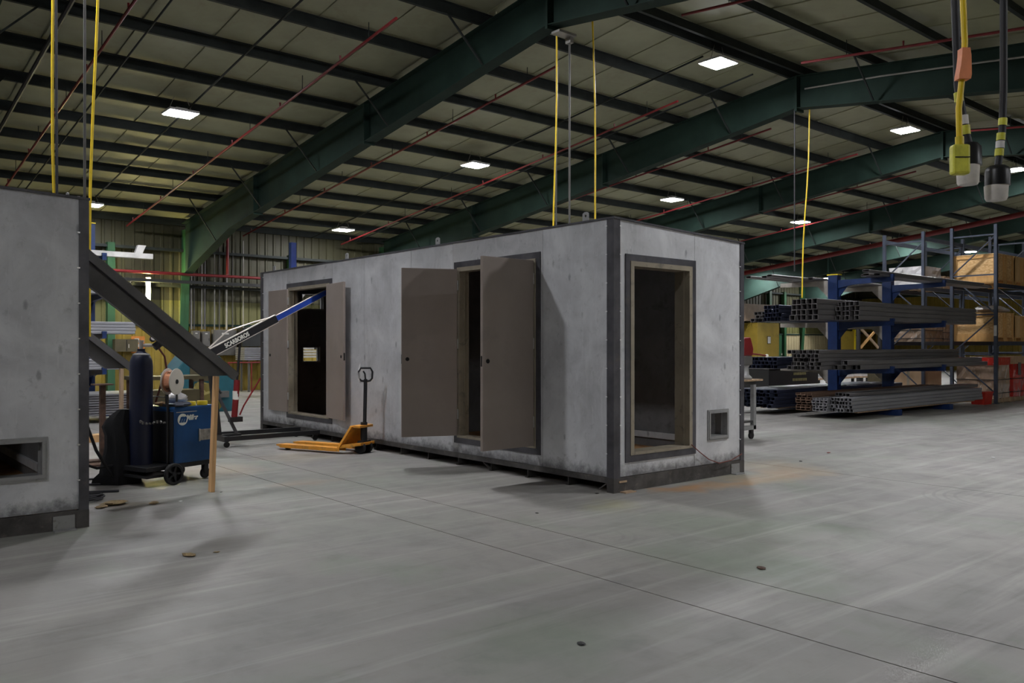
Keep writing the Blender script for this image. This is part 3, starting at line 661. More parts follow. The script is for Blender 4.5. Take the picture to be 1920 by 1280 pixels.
# wire spool on the lid
q = cart_pt(.10, .16, .0)
sp = thing('wire_spool', 'copper welding wire spool with white flanges on top of the welder', 'spool', (q[0] , q[1], .885), math.radians(-49.5))
mx = Matrix.Rotation(math.pi/2, 3, 'Y')
for x, nm in ((-.055, 'flange'), (.055, 'flange')):
    MB().lathe([(.028, -.005), (.153, -.005), (.156, 0), (.153, .005), (.028, .005), (.028, -.005)], 36, mx, (x, -.02, .29)).build(nm, K['cream'], sp, smooth=True)
MB().lathe([(.03, -.05), (.125, -.05), (.125, .05), (.03, .05), (.03, -.05)], 36, mx, (0, -.02, .29)).build('copper_winding', K['copper'], sp, smooth=True)
MB().lathe([(.0, -.062), (.026, -.062), (.026, .066), (.0, .066)], 16, mx, (0, -.02, .29)).build('hub', K['hole'], sp, smooth=True)
MB().box(-.075, .075, -.10, .06, 0, .03).box(-.072, -.063, -.05, .01, .03, .31).box(.063, .072, -.05, -.02, .03, .14).cyl((-.075, -.02, .29), (.06, -.02, .29), .012).build('spool_stand', K['blackmetal'], sp)
for i, (x, y, nm) in enumerate(((.27, .07, 'left'), (.43, .06, 'right'))):
    q = cart_pt(x, y, .885)
    tag(MB().lathe([(.038, 0), (.06, 0), (.062, .004), (.062, .046), (.06, .05), (.038, .05), (.038, 0)], 24).build('tape_roll', K['yellow'], None, q, smooth=True), 'yellow tape roll lying on the welder lid, %s one of two' % nm, 'tape', 'yellow tape rolls')
def lump(name, m, c, size, seed, label, cat, rz=0.0, squash=.0, n=(14, 9)):
    """crumpled cloth or lump: noisy closed surface resting on z = c.z"""
    r = random.Random(seed); ph = [(r.uniform(0, 6.3), r.uniform(1, 4), r.uniform(0, 6.3), r.uniform(1, 5), r.uniform(.05, .14)) for _ in range(7)]
    vs = []; fs = []; nu, nv = n
    for j in range(nv + 1):
        b = -math.pi/2 + math.pi*j/nv
        for i in range(nu):
            a = 2*math.pi*i/nu; k = 1 + sum(q[4]*math.sin(q[1]*a + q[0])*math.cos(q[3]*b + q[2]) for q in ph)
            vs.append((size[0]/2*k*math.cos(b)*math.cos(a), size[1]/2*k*math.cos(b)*math.sin(a), max(0.0, size[2]/2*(1 + k*math.sin(b)*(.9)))))
    for j in range(nv):
        for i in range(nu): fs.append((j*nu+i, j*nu+(i+1)%nu, (j+1)*nu+(i+1)%nu, (j+1)*nu+i))
    o = MB().add(vs, fs).build(name, m, None, c, (0,0,rz), smooth=True)
    if label: tag(o, label, cat)
    return o
lump('welding_glove', K['leather'], cart_pt(.06, .33, .885), (.12, .18, .05), 3, 'tan leather work glove draped beside the wire spool', 'glove', CA)
lump('rag', K['rag'], cart_pt(.10, -.005, .885), (.24, .12, .06), 5, 'crumpled grey-blue rag over the near edge of the welder lid', 'rag', CA)
lump('plastic_bag', K['wrap_white'], cart_pt(.30, .36, .885), (.26, .2, .16), 8, 'crumpled plastic bag behind the yellow tape rolls', 'bag', CA)
# black jacket draped over the cylinder rack, reaching the floor
def drape(name, m, loc, rz, prof, label, cat, seed=1, thick=.5):
    r = random.Random(seed); vs = []; fs = []; n = 26
    for j, (z, a, b, ox) in enumerate(prof):
        for i in range(n):
            th = 2*math.pi*i/n; f = 1 + .09*math.sin(5*th + 1.3) * (1 - j/len(prof)) + .07*math.sin(9*th + j*.5) + .04*math.sin(3*th + j)
            vs.append((ox + a*f*math.cos(th), b*f*math.sin(th), z))
    for j in range(len(prof)-1):
        for i in range(n): fs.append((j*n+i, j*n+(i+1)%n, (j+1)*n+(i+1)%n, (j+1)*n+i))
    fs.append(tuple(range((len(prof)-1)*n, len(prof)*n))); fs.append(tuple(reversed(range(n))))
    return tag(MB().add(vs, fs).build(name, m, None, loc, (0,0,rz), smooth=True), label, cat)
q = cart_pt(-.32, .57)
drape('welding_jacket', K['cloth'], (q[0], q[1], .0), math.radians(-40), [(.005,.26,.14,-.04),(.06,.25,.15,-.03),(.13,.20,.14,0),(.26,.18,.13,0),(.42,.16,.12,.01),(.56,.15,.12,.0),(.66,.17,.11,-.02),(.74,.15,.10,0),(.80,.11,.09,.03),(.86,.06,.06,.06)],
      'black welding jacket and hoses heaped beside the gas cylinder', 'jacket', 4)
# cables from the left container's edge to the cart
q = cart_pt(-.42, .5)
tag(MB().sweep([(2.05, 9.4, 2.3), (2.08, 9.45, 1.9), (2.12, 9.55, 1.4), (2.22, 9.7, .9), (2.42, 9.95, .45), (q[0]-.04, q[1]-.02, .12), (q[0]+.04, q[1]+.02, .05)], .017, 8).build('power_cable', K['black'], smooth=True), 'black cable hanging past the left container edge down to the welding jacket', 'cable')
tag(MB().sweep([(2.0, 9.9, .9), (2.1, 9.95, .55), (2.25, 10.0, .33), (2.45, 10.05, .24), (q[0], q[1]+.05, .22)], .015, 8).build('power_cable', K['black'], smooth=True), 'black cable sagging low from the container edge to the jacket', 'cable')
for k, (yy, rr) in enumerate(((10.8, .012), (10.35, .012), (9.75, .014))):
    tag(MB().sweep([(1.95, yy + .3, .014), (2.15, yy + .22, .014), (2.35, yy + .12, .014), (2.6, yy, .014)], rr, 6).build('floor_hose', K['cordblack'], smooth=True), ['farthest', 'middle', 'nearest'][k] + ' of the dark hoses lying across the floor left of the jacket', 'hose', 'hoses on the floor')
coil = []
for k in range(60):
    a = k*.42; coil.append((2.22 + (.13 + .02*math.sin(k*.7))*math.cos(a), 9.42 + (.13 + .02*math.cos(k*.5))*math.sin(a), .012 + .0009*k))
tag(MB().sweep(coil, .010, 6).build('coiled_hose', K['cordblack'], smooth=True), 'loosely coiled dark hose on the floor by the left container', 'hose')

# ------------------------------------------------------------------ engine hoist reaching into the far doorway
HY = 13.3
t = thing('engine_hoist', 'black engine hoist with blue extending boom and red hydraulic jack', 'hoist', (5.0, HY, 0))
for s in (-1, 1):
    MB().bar((.0, s*.40, .135), (1.62, s*.36, .135), .07, .07).build('leg', K['blackmetal'], t)
    for x in (.02, 1.55):
        cw = MB().lathe([(0,-.016), (.045,-.016), (.045,.016), (0,.016)], 14, Matrix.Rotation(math.pi/2, 3, 'X'), (x, s*.40 if x < 1 else s*.36, .045)).build('caster', K['black'], t)
        MB().box(x - .02, x + .02, (s*.40 if x < 1 else s*.36) - .022, (s*.40 if x < 1 else s*.36) + .022, .05, .10).build('caster_fork', K['blackmetal'], cw)
MB().bar((.0, -.46, .135), (.0, .46, .135), .08, .08).build('cross_beam', K['blackmetal'], t)
MB().bar((.04, 0, .13), (-.10, 0, 1.46), .09, .08, (0,1,0)).build('mast', K['blackmetal'], t)
MB().bar((.34, .0, .17), (-.04, .0, .95), .04, .05, (0,1,0)).build('brace', K['mill'], t)
MB().box(-.02, .40, -.05, .05, .10, .17).build('mast_foot', K['blackmetal'], t)
p0, p1, p2 = Vector((-.16, 0, 1.44)), Vector((1.02, 0, 2.05)), Vector((1.95, 0, 2.535))
bo = MB().bar(p0, p1, .07, .125, (0,0,1)).build('boom', K['blackmetal'], t)
MB().bar(p1 - (p2-p1)*.1, p2, .055, .085, (0,0,1)).build('boom_extension', K['bluepaint'], t)
d = (p1 - p0).normalized(); u = Vector((-d.z, 0, d.x))
e = MB()
for s in (-1, 1): e.bar(p0 + u*(s*.066), p1 + u*(s*.066), .074, .012, (0,0,1))
for s in (-1, 1): e.bar(p1 + u*(s*.046), p2 + u*(s*.046), .058, .009, (0,0,1))
e.build('boom_edge_glints', K['edge'], t)  # whitish strips paint the light reflected along the boom's flange edges
MB().sweep([p0 + u*.07 + d*.05, p0 + u*.17 + d*.42, p0 + u*.185 + d*.5, p0 + u*.12 + d*.95, p0 + u*.07 + d*1.2], .012, 7).build('boom_stay', K['edge'], t)
text_mesh('boom_lettering', 'SCARBOROS', .098, K['white'], t, frame_m(tuple(p0 + d*.33 + u*(-.035) + Vector((0,-.0365,0))), d, u), .001, 0, .003, .80)
j0, j1 = Vector((.30, 0, .42)), Vector((.40, 0, 1.70))
jd = (j1 - j0).normalized()
MB().cyl(j0, j0 + jd*.62, .048, n=16).build('jack_cylinder', K['red'], t, smooth=True)
MB().cyl(j0 + jd*.62, j1, .02, n=12).build('jack_ram', K['blackmetal'], t, smooth=True)
MB().lathe([(.0492, .30), (.0492, .44)], 16, None, (.325, 0, .42 - .0)).build('jack_label', K['white'], t)
MB().sweep([(.38, -.03, .47), (.44, -.05, .62), (.72, -.06, 1.06)], .014, 8).build('jack_handle', K['red'], t)
MB().box(.22, .42, -.06, .06, .36, .44).build('jack_mount', K['blackmetal'], t)

# ------------------------------------------------------------------ pallet jack
t = thing('pallet_jack', 'orange pallet jack with black steering handle parked by the container', 'pallet jack', (6.28, 11.06, 0), math.radians(113))
for s in (-1, 1):
    f = MB(); y = s*.19
    f.prism([(y - .075, .075), (y + .075, .075), (y + .075, .088), (y - .075, .088)], 'x', .12, 1.26)
    for e_ in (-1, 1): f.prism([(y + e_*.075 - .005, .035), (y + e_*.075 + .005, .035), (y + e_*.075 + .005, .085), (y + e_*.075 - .005, .085)], 'x', .12, 1.26)
    f.hexa([(1.26, y - .078, .05), (1.36, y - .045, .06), (1.36, y + .045, .06), (1.26, y + .078, .05), (1.26, y - .078, .088), (1.36, y - .045, .078), (1.36, y + .045, .078), (1.26, y + .078, .088)])
    f.build('fork', K['orange'], t)
    MB().lathe([(0,-.03), (.035,-.03), (.035,.03), (0,.03)], 14, Matrix.Rotation(math.pi/2, 3, 'X'), (1.16, y, .036)).build('load_roller', K['black'], t, smooth=True)
fr = MB()
fr.hexa([(.13,-.27,.08), (.17,-.27,.08), (.17,.27,.08), (.13,.27,.08), (-.06,-.20,.40), (-.03,-.20,.42), (-.03,.20,.42), (-.06,.20,.40)])   # sloping heel plate
fr.box(-.18, -.03, -.16, .16, .385, .42); fr.hexa([(-.20,-.17,.13), (.14,-.25,.08), (.14,.25,.08), (-.20,.17,.13), (-.20,-.17,.17), (.14,-.25,.13), (.14,.25,.13), (-.20,.17,.17)])
fr.build('frame', K['orange'], t, bevel=.004)
MB().hexa([(.148,-.10,.115), (.151,-.10,.115), (.151,.16,.115), (.148,.16,.115), (.010,-.10,.345), (.014,-.10,.347), (.014,.16,.347), (.010,.16,.345)]).build('worn_decal', K['plate_worn'], t)
MB().cyl((-.13, 0, .15), (-.13, 0, .46), .05, n=14).build('pump', K['blackmetal'], t, smooth=True)
MB().box(-.19, -.08, -.09, .09, .12, .19).build('wheel_yoke', K['blackmetal'], t)
for s in (-1, 1): wheel(t, (-.13, s*.085, .09), .09, .05, False, 'steer_wheel')
MB().bar((-.14, 0, .30), (-.16, 0, 1.10), .045, .03, (0,1,0)).build('handle_shaft', K['blackmetal'], t)
lp = [(0, .0, 1.065), (0, .065, 1.075), (-.003, .095, 1.11), (-.006, .10, 1.21), (-.008, .07, 1.265), (-.008, -.07, 1.265), (-.006, -.10, 1.21), (-.003, -.095, 1.11), (0, -.065, 1.075), (0, .0, 1.065)]
HR = dict(loc=(-.16, 0, 0), rot=(0, 0, math.radians(-53)))
MB().sweep(lp, .016, 8).build('handle_loop', K['blackmetal'], t, smooth=True, **HR)
MB().sweep([(0, .0, 1.08), (0, .01, 1.18), (0, .035, 1.22)], .013, 7).build('release_lever', K['blackmetal'], t, **HR)
MB().sweep([(0, .075, 1.33), (0, .085, 1.27), (-.004, .098, 1.2), (-.002, .094, 1.1), (0, .08, 1.04)], [.008, .014, .0175, .0175, .008], 7).build('grip_tape', K['tapewhite'], t, **HR)

# ------------------------------------------------------------------ cords and drops hanging from the ridge
def cord(name, m, pts, r, label, cat='cord', group='drop cords from the ridge'):
    return tag(MB().sweep(pts, r, 7).build(name, m, smooth=True), label, cat, group)
def drop(x, y, z0, z1, dx=0.0, n=7, sway=.02):
    return [(x + dx*(i/n) + sway*math.sin(i*.9), y + sway*.5*math.cos(i*1.3), z0 + (z1 - z0)*i/n) for i in range(n+1)]
# around the first full frame (behind the big container)
cord('extension_cord', K['cordyellow'], drop(9.88, 10.54, 7.76, 1.4, -.09), .016, 'yellow drop cord behind the big container, left of the pair')
cord('extension_cord', K['cordyellow'], drop(10.54, 10.34, 7.76, 1.3, .16), .016, 'yellow drop cord behind the big container, right of the pair')
cord('conduit_drop', K['greybox'], [(9.96, 10.64, 7.7), (9.96, 10.64, 1.2)], .014, 'grey conduit drop beside the left yellow cord over the container', 'conduit')
cord('conduit_drop', K['greybox'], [(10.05, 10.40, 6.80), (10.05, 10.40, 1.2)], .018, 'grey conduit drop between the two yellow cords over the container', 'conduit')
tag(MB().box(9.70, 10.10, 10.28, 10.48, 6.90, 6.94).box(10.01, 10.09, 10.34, 10.46, 6.80, 6.90).build('drop_bracket', K['conduit']), 'small grey bracket under the ridge of the nearest roof frame', 'bracket')
# around the frame over the left container
cord('extension_cord', K['cordyellow'], drop(2.02, 10.33, 7.76, 2.2, .10), .016, 'yellow drop cord at far left, falling behind the left container roof')
cord('conduit_drop', K['cordblack'], [(2.08, 10.25, 7.7), (2.10, 10.25, 2.2)], .014, 'dark conduit drop right of the leftmost yellow cord', 'conduit')
cord('conduit_drop', K['greybox'], [(2.34, 10.1, 7.7), (2.34, 10.1, 2.2)], .015, 'dark grey conduit drop left of the second yellow cord', 'conduit')
cord('extension_cord', K['cordyellow'], drop(2.56, 10.33, 7.76, 1.7, -.12), .016, 'second yellow drop cord from the left, ending beside the stringer')
t = thing('hanging_connector', 'black and white connector hanging just right of the left container post', 'plug', (2.12, 9.9, 1.85), 0)
MB().cyl((0,0,-.22), (0,0,-.08), .03, n=12).cyl((0,0,.04), (0,0,.13), .032, n=12).build('shell', K['black'], t, smooth=True)
MB().cyl((0,0,-.08), (0,0,.04), .034, n=12).build('collar', K['tapewhite'], t, smooth=True)
MB().sweep([(0,0,.13), (.0,0,1.3)], .012, 7).build('lead', K['cordblack'], t)
# second frame: reel and cord over the cantilever racks
cord('extension_cord', K['cordyellow'], drop(17.62, 10.30, 7.10, 2.68, -.35), .016, 'yellow drop cord hanging over the steel tube racks')
cord('conduit_drop', K['cordblack'], [(17.3, 10.5, 7.0), (17.3, 10.5, 3.3)], .014, 'thin dark conduit drop left of the cord over the racks', 'conduit')
t = thing('cord_reel', 'black cord reel mounted under the ridge of the second roof frame', 'reel', (17.62, 10.30, 7.28))
MB().lathe([(0,-.07), (.19,-.07), (.19,-.05), (.12,-.05), (.12,.05), (.19,.05), (.19,.07), (0,.07)], 22, Matrix.Rotation(math.pi/2, 3, 'X')).build('drum', K['blackmetal'], t, smooth=True)
MB().box(-.03, .03, -.09, .09, .0, .42).build('mount', K['blackmetal'], t)
cord('ceiling_cable', K['conduit'], [(17.4, 10.3, 7.45), (17.4, 8.5, 7.30), (17.3, 6.5, 7.05), (17.2, 3.0, 6.6)], .02, 'pale grey cable along the near slope of the second roof frame', 'cable', None)

# foreground pendant plugs at upper right, about 2.6 m from the lens
t = thing('pendant_plug', 'charcoal pendant cord with black and white plug, rightmost at upper right', 'plug', (2.83, 1.018, 0))
MB().sweep([(.012,-.01,7.0), (.008,-.007,3.6), (.014,-.012,2.7), (.014,-.012,2.4), (.010,-.009,2.25), (.0,0,2.15)], .0112, 10).build('cable', K['cordblack'], t, smooth=True)
for z, m_ in ((2.283, 'tapeyellow'), (2.237, 'tapeyellow'), (2.212, 'tapewhite'), (2.188, 'tapeyellow')):
    k = (z - 2.15) * .085; MB().cyl((k, -k*.85, z), (k + .0015, -k*.85 - .001, z + .022), .0128, n=14).build('tape_band', K[m_], t, smooth=True)
MB().lathe([(0,2.160), (.022,2.158), (.033,2.150), (.036,2.140), (.036,2.096), (0,2.096)], 20).build('plug_body', K['blackmetal'], t, smooth=True)
MB().lathe([(0,2.096), (.034,2.096), (.032,2.058), (.028,2.050), (0,2.050)], 20, None, (-.003,.003,0)).build('plug_cap', K['plugwhite'], t, smooth=True)
t = thing('pendant_plug', 'charcoal pendant cord whose plug hangs behind the yellow outlet box', 'plug', (2.917, 1.139, 0))
MB().sweep([(-.034,.028,7.0), (-.034,.028,3.6), (-.034,.028,2.75), (-.026,.021,2.45), (-.006,.005,2.30), (.004,-.004,2.25)], .0125, 10).build('cable', K['cordblack'], t, smooth=True)
for z, m_, o in ((2.40, 'tapeyellow', -.022), (2.325, 'tapewhite', -.0095), (2.292, 'tapeyellow', -.005)):
    MB().cyl((o, -o*.83, z), (o - .002, -o*.83 + .002, z + .03), .0145, n=14).build('tape_band', K[m_], t, smooth=True)
MB().lathe([(0,2.268), (.022,2.264), (.033,2.25), (.035,2.19), (0,2.19)], 20, None, (.006,-.005,0)).build('plug_body', K['blackmetal'], t, smooth=True)
MB().lathe([(0,2.19), (.035,2.19), (.033,2.135), (.029,2.127), (0,2.127)], 20, None, (.0,0,0)).build('plug_cap', K['plugwhite'], t, smooth=True)
t = thing('pendant_outlet', 'yellow pendant cord with yellow outlet box and orange flag, upper right', 'outlet box', (2.685, 1.072, 0))
MB().sweep([(.008,-.007,7.0), (.006,-.005,3.6), (.004,-.004,2.75), (.012,-.010,2.52), (.008,-.007,2.45), (-.002,.002,2.32), (.0,0,2.2)], .0092, 10).build('cable', K['cordyellow'], t, smooth=True)
fl_ = MB(); prof = [(2.502,.012,.009), (2.48,.014,.010), (2.45,.016,.009), (2.42,.019,.007), (2.408,.018,.006)]
for (za, wa, oa), (zb, wb_, ob_) in zip(prof, prof[1:]):
    def fp(o, w_, z, dd): return [(o + s*w_*.765 + dd*.644, -o*.85 - s*w_*.644 + dd*.765, z) for s in (-1, 1)]
    A, B, C_, D_ = fp(oa, wa, za, -.016), fp(ob_, wb_, zb, -.016), fp(oa, wa, za, .012), fp(ob_, wb_, zb, .012)
    fl_.hexa([A[0], A[1], C_[1], C_[0], B[0], B[1], D_[1], D_[0]])
fl_.build('orange_flag', K['flag'], t)
bx = MB().cbox((0,0,2.165), (.052,.034,.092)).build('outlet_box', K['tapeyellow'], t, None, (0,0,math.radians(-40)), bevel=.008)
MB().cbox((0,-.0175,2.17), (.045,.002,.003)).build('box_seam', K['trimdark'], bx)
MB().cyl((0,0,2.205), (-.0005,0.0005,2.235), .0125, n=12).build('strain_relief', K['yellow'], t, smooth=True)

# ------------------------------------------------------------------ steel stock: hollow sections shared per size
_tm = {}
def tube_mesh(L, w_, h_, th, m, kind):
    k = (round(L, 2), w_, h_, th, m, kind)
    if k not in _tm:
        b = MB()
        if kind == 'box':
            ch = .011; o = [(ch,0), (w_-ch,0), (w_,ch), (w_,h_-ch), (w_-ch,h_), (ch,h_), (0,h_-ch), (0,ch)]; i = [(ch,th), (w_-ch,th), (w_-th,ch), (w_-th,h_-ch), (w_-ch,h_-th), (ch,h_-th), (th,h_-ch), (th,ch)]
            vs = [(x, *q) for x in (0, L) for q in o] + [(x, *q) for x in (0, L) for q in i]
            fs = [(k_, (k_+1)%8, 8+(k_+1)%8, 8+k_) for k_ in range(8)] + [(16+k_, 16+(k_+1)%8, 24+(k_+1)%8, 24+k_) for k_ in range(8)]
            fs += [(k_, (k_+1)%8, 16+(k_+1)%8, 16+k_) for k_ in range(8)] + [(8+k_, 8+(k_+1)%8, 24+(k_+1)%8, 24+k_) for k_ in range(8)]
            b.add(vs, fs)
        else: b.prism([(0,0), (w_,0), (w_,h_), (w_-th*1.6,h_), (w_-th*1.6,th*2), (th*1.6,th*2), (th*1.6,h_), (0,h_)], 'x', 0, L)
        _tm[k] = b.mesh('steel_tube', K[m])
    return _tm[k]
ROWN = ['bottom', 'second', 'third', 'fourth', 'fifth', 'sixth', 'seventh']
def stack(name, x0, L, y0, z0, cols, rows, w_, h_, m, label, group, kind='box', th=.006, jit=.25, seed=1, drop=0):
    r = random.Random(seed); me = tube_mesh(L, w_, h_, th, m, kind)
    for j in range(rows):
        nc = cols - (drop if j == rows - 1 else 0)
        for i in range(nc):
            tag(ob(name, me, None, (x0 + r.uniform(0, jit), y0 + i*(w_ + .004), z0 + j*(h_ + .003))), '%s, %s row, %s from the front' % (label, ROWN[j], ORD[i]), 'steel tube' if kind == 'box' else 'steel channel', group)

# ------------------------------------------------------------------ blue double-sided cantilever rack with its steel stock
def cantilever(x, y, label, levels, hgt, arm=1.45, both=True, group='cantilever rack columns'):
    t = thing('cantilever_rack', label, 'rack', (x, y, 0), 0, group)
    MB().box(-.09, .09, -.12, .12, .0, hgt).build('column', K['rackblue'], t)
    MB().box(-.10, .10, -arm - .15, arm + .15 if both else .2, .0, .13).build('base_beam', K['rackblue'], t)
    for z in levels:
        a = MB().prism([(-.12, z), (-.12, z - .20), (-.5, z - .13), (-arm, z - .10), (-arm, z)], 'x', -.045, .045).build('arm', K['rackblue'], t)
        MB().prism([(-.12, z - .20), (-.12, z - .42), (-.36, z - .14)], 'x', -.008, .008).build('gusset', K['rackblue'], a)
        MB().box(-.05, .05, -arm - .01, -arm + .06, z, z + .06).build('arm_stop', K['rackblue'], a)
        if both:
            a = MB().prism([(.12, z), (.12, z - .20), (.45, z - .13), (arm, z - .10), (arm, z)], 'x', -.045, .045).build('arm', K['armgrey'], t)  # far-side arms are pale grey, near-side arms blue
            MB().prism([(.12, z - .20), (.12, z - .45), (.42, z - .14)], 'x', -.03, .03).build('gusset', K['armgrey'], a)
    MB().box(-.10, .10, -.14, .14, hgt, hgt + .025).build('cap', K['yellow'], t)
    return t
LV = (1.06, 2.16, 3.18)
cantilever(19.1, 10.52, 'blue cantilever rack column, left of the two at right', LV, 3.30)
cantilever(21.85, 10.52, 'blue cantilever rack column, right of the two at right', LV, 3.30)
GR = 'steel stock on the right cantilever rack'
# near side (towards the camera)
for k in range(5): tag(MB().box(17.4, 23.6, 9.05 + k*.29, 9.12 + k*.29, .131, .16).build('timber_bearer', K['wood_old']), 'thin timber bearer under the base bundles, %s from the front' % ORD[k], 'timber', 'bearers under the tubes')
stack('steel_tube', 17.0, 6.9, 9.0, .162, 6, 4, .075, .075, 'tube_galv', "grey square tube in the low front base bundle", GR, seed=2, jit=.12)
stack('steel_channel', 16.9, 6.6, 9.50, .162, 4, 5, .085, .055, 'tube_galv', "pale-ended channel in the low middle base bundle", GR, 'chan', seed=3, jit=.08)
stack('steel_channel', 16.9, 6.4, 9.88, .162, 3, 7, .12, .052, 'tube_rust', "rusty-ended channel in the low rear base bundle", GR, 'chan', seed=4, jit=.10)
stack('steel_tube', 17.2, 6.9, 9.25, .475, 4, 1, .10, .075, 'tube', "dark tube lying loose over the base bundles", GR, seed=5, jit=.4)
stack('steel_tube', 17.15, 7.0, 9.14, LV[0] + .002, 4, 2, .105, .105, 'tube', "dark tube at the first arms' front edge", GR, seed=6, jit=.7)
stack('steel_tube', 16.75, 7.2, 9.60, LV[0] + .002, 7, 5, .105, .085, 'tube', "dark tube in the big first-arm stack", GR, seed=7, jit=.25)
stack('steel_tube', 17.6, 6.3, 9.14, LV[1] + .002, 5, 4, .105, .10, 'tube', "dark tube in the front second-arm stack", GR, seed=8, jit=.15)
stack('steel_tube', 16.9, 7.0, 9.72, LV[1] + .002, 5, 4, .13, .115, 'tube', "dark rectangular tube in the rear second-arm stack", GR, seed=9, jit=.12)
stack('steel_tube', 17.8, 6.4, 9.14, LV[2] + .002, 3, 2, .15, .055, 'tube', "flat dark bar on the topmost near arms", GR, seed=10, jit=1.4)
# far side
stack('steel_tube', 17.0, 6.0, 10.72, LV[1] + .002, 5, 4, .09, .09, 'tube_blue', "blue-black tube on the far-side second arms", GR, seed=11, jit=.2)
stack('steel_tube', 17.3, 5.5, 11.25, LV[1] + .002, 4, 3, .11, .08, 'tube', "dark tube on the far-side second arm tips", GR, seed=12, jit=.3)
stack('steel_tube', 17.0, 6.2, 10.78, LV[0] + .002, 9, 3, .11, .085, 'tube_blue', "blue-black tube on the far-side first arms", GR, seed=13, jit=.2)
stack('steel_tube', 16.8, 6.2, 10.80, .162, 10, 5, .11, .08, 'tube_blue', "blue-black tube in the wide far-side base stack", GR, seed=14, jit=.3)
stack('steel_tube', 17.0, 5.6, 10.76, LV[2] + .002, 6, 1, .14, .06, 'tube', "flat dark bar on the topmost far arms", GR, seed=15, jit=1.6)
for k in range(3): tag(MB().box(17.2, 22.4, 10.85 + k*.4, 10.93 + k*.4, .131, .161).build('timber_bearer', K['wood_old']), 'thin timber bearer under the far-side tubes, %s from the columns' % ORD[k], 'timber', 'bearers under the rear tubes')
tag(MB().box(18.0, 20.2, 10.80, 11.65, .58, .60).build('steel_sheet', K['tube_galv'], None, None, None), 'bright loose steel sheet lying on the rear tube stack', 'sheet')

# ------------------------------------------------------------------ pallet racking, back to back, with crates and wrapped pallets
def upright(x, y0, y1, hgt, label):
    t = thing('pallet_rack_upright', label, 'rack', (x, y0, 0), 0, 'pallet rack uprights')
    for y in (0, y1 - y0):
        p = MB(); p.box(-.045, .045, y - .04, y - .028, 0, hgt).box(-.045, -.033, y - .028, y + .04, 0, hgt).box(.033, .045, y - .028, y + .04, 0, hgt)
        p.build('post', K['racknavy'], t); MB().box(-.08, .08, y - .07, y + .07, 0, .012).build('foot_plate', K['racknavy'], t)
    zs = [.25, 1.35, 2.45, 3.55, 4.65]
    for i, z in enumerate(zs):
        MB().box(-.015, .015, .04, y1 - y0 - .04, z - .02, z + .02).build('brace', K['racknavy'], t)
    for i in range(4):
        a, b = ((.03, zs[i] + .05), (y1 - y0 - .03, zs[i+1] - .05)) if i % 2 == 0 else ((y1 - y0 - .03, zs[i] + .05), (.03, zs[i+1] - .05))
        MB().bar((0, a[0], a[1]), (0, b[0], b[1]), .03, .04, (1,0,0)).build('brace', K['racknavy'], t)
    return t
RX = (24.9, 27.65, 30.4, 33.15)
for i, x in enumerate(RX):
    upright(x, 9.0, 10.15, 4.92, '%s slate upright frame from the left in the front pallet rack row' % ORD[i])
    upright(x, 10.95, 12.1, 4.92, '%s slate upright frame from the left in the rear pallet rack row' % ORD[i])
for bay in range(3):
    for row, (ya, yb) in (('front', (9.0, 10.15)), ('rear', (10.95, 12.1))):
        for z, lv in ((1.66, 'lower'), (3.26, 'upper'), (4.72, 'top')):
            if row == 'front' and z > 4: continue
            for y, pos in ((ya, 'near'), (yb, 'far')):
                tag(MB().prism([(y - .03, z - .06), (y + .03, z - .06), (y + .03, z + .03), (y + .012, z + .03), (y + .012, z + .05), (y - .03, z + .05)], 'x', RX[bay] + .046, RX[bay+1] - .046).build('rack_beam', K['racknavy']),
                    '%s %s-side beam of the %s rack row, bay %s from the left' % (lv, pos, row, ORD[bay]), 'beam', 'pallet rack beams')
def crate(x, y, z, sx, sy, sz, label, board='osb'):
    t = thing('wooden_crate', label, 'crate', (x, y, z), 0, 'wooden crates on the rack')
    MB().box(.02, sx - .02, .02, sy - .02, .12, sz - .02).build('board', K[board], t)
    bt = MB()
    for a in (.0, sx/2 - .05, sx - .1): bt.box(a, a + .1, 0, sy, 0, .10)
    bt.build('skids', K['cratepine'], t)
    MB().box(0, sx, 0, sy, .10, .12).build('base', K['cratepine'], t); MB().box(-.01, sx + .01, -.01, sy + .01, sz - .02, sz).build('lid', K[board], t)
    for (a0, a1, b0, b1, c0, c1) in ((0,.02,0,.09,.12,sz-.02), (0,.02,sy-.09,sy,.12,sz-.02), (0,.02,.09,sy-.09,sz-.11,sz-.02), (0,.02,.09,sy-.09,.12,.21),
                                     (0,.09,0,.02,.12,sz-.02), (sx-.09,sx,0,.02,.12,sz-.02), (sx/2-.12,sx/2-.04,0,.02,.02,sz-.02), (sx/2+.06,sx/2+.14,0,.02,.02,sz-.02)):
        MB().box(a0, a1, b0, b1, c0, c1).build('batten', K['cratepine'], t)
    return t
crate(25.02, 9.03, 3.312, 1.25, 1.12, .83, 'OSB crate on the upper rack level, left end')
crate(26.35, 9.03, 3.312, 1.2, 1.12, .83, 'plywood crate on the upper rack level, right of the OSB crate', 'crateply')
crate(25.02, 9.03, 1.712, 1.25, 1.12, .80, 'OSB crate on the lower rack level, left end')
crate(26.35, 9.03, 1.712, 1.2, 1.12, .74, 'plywood crate on the lower rack level, right of the OSB crate', 'crateply')
lump('plastic_sheet', K['wrap_white'], (25.8, 9.45, 2.514), (1.1, .8, .22), 21, 'crumpled clear plastic sheet on top of the lower crates', 'plastic sheet')
tag(MB().box(24.852, 24.854, 8.962, 9.038, 1.86, 2.15).build('rack_label', K['paper']), 'white load label on the front post of the pallet rack', 'label')
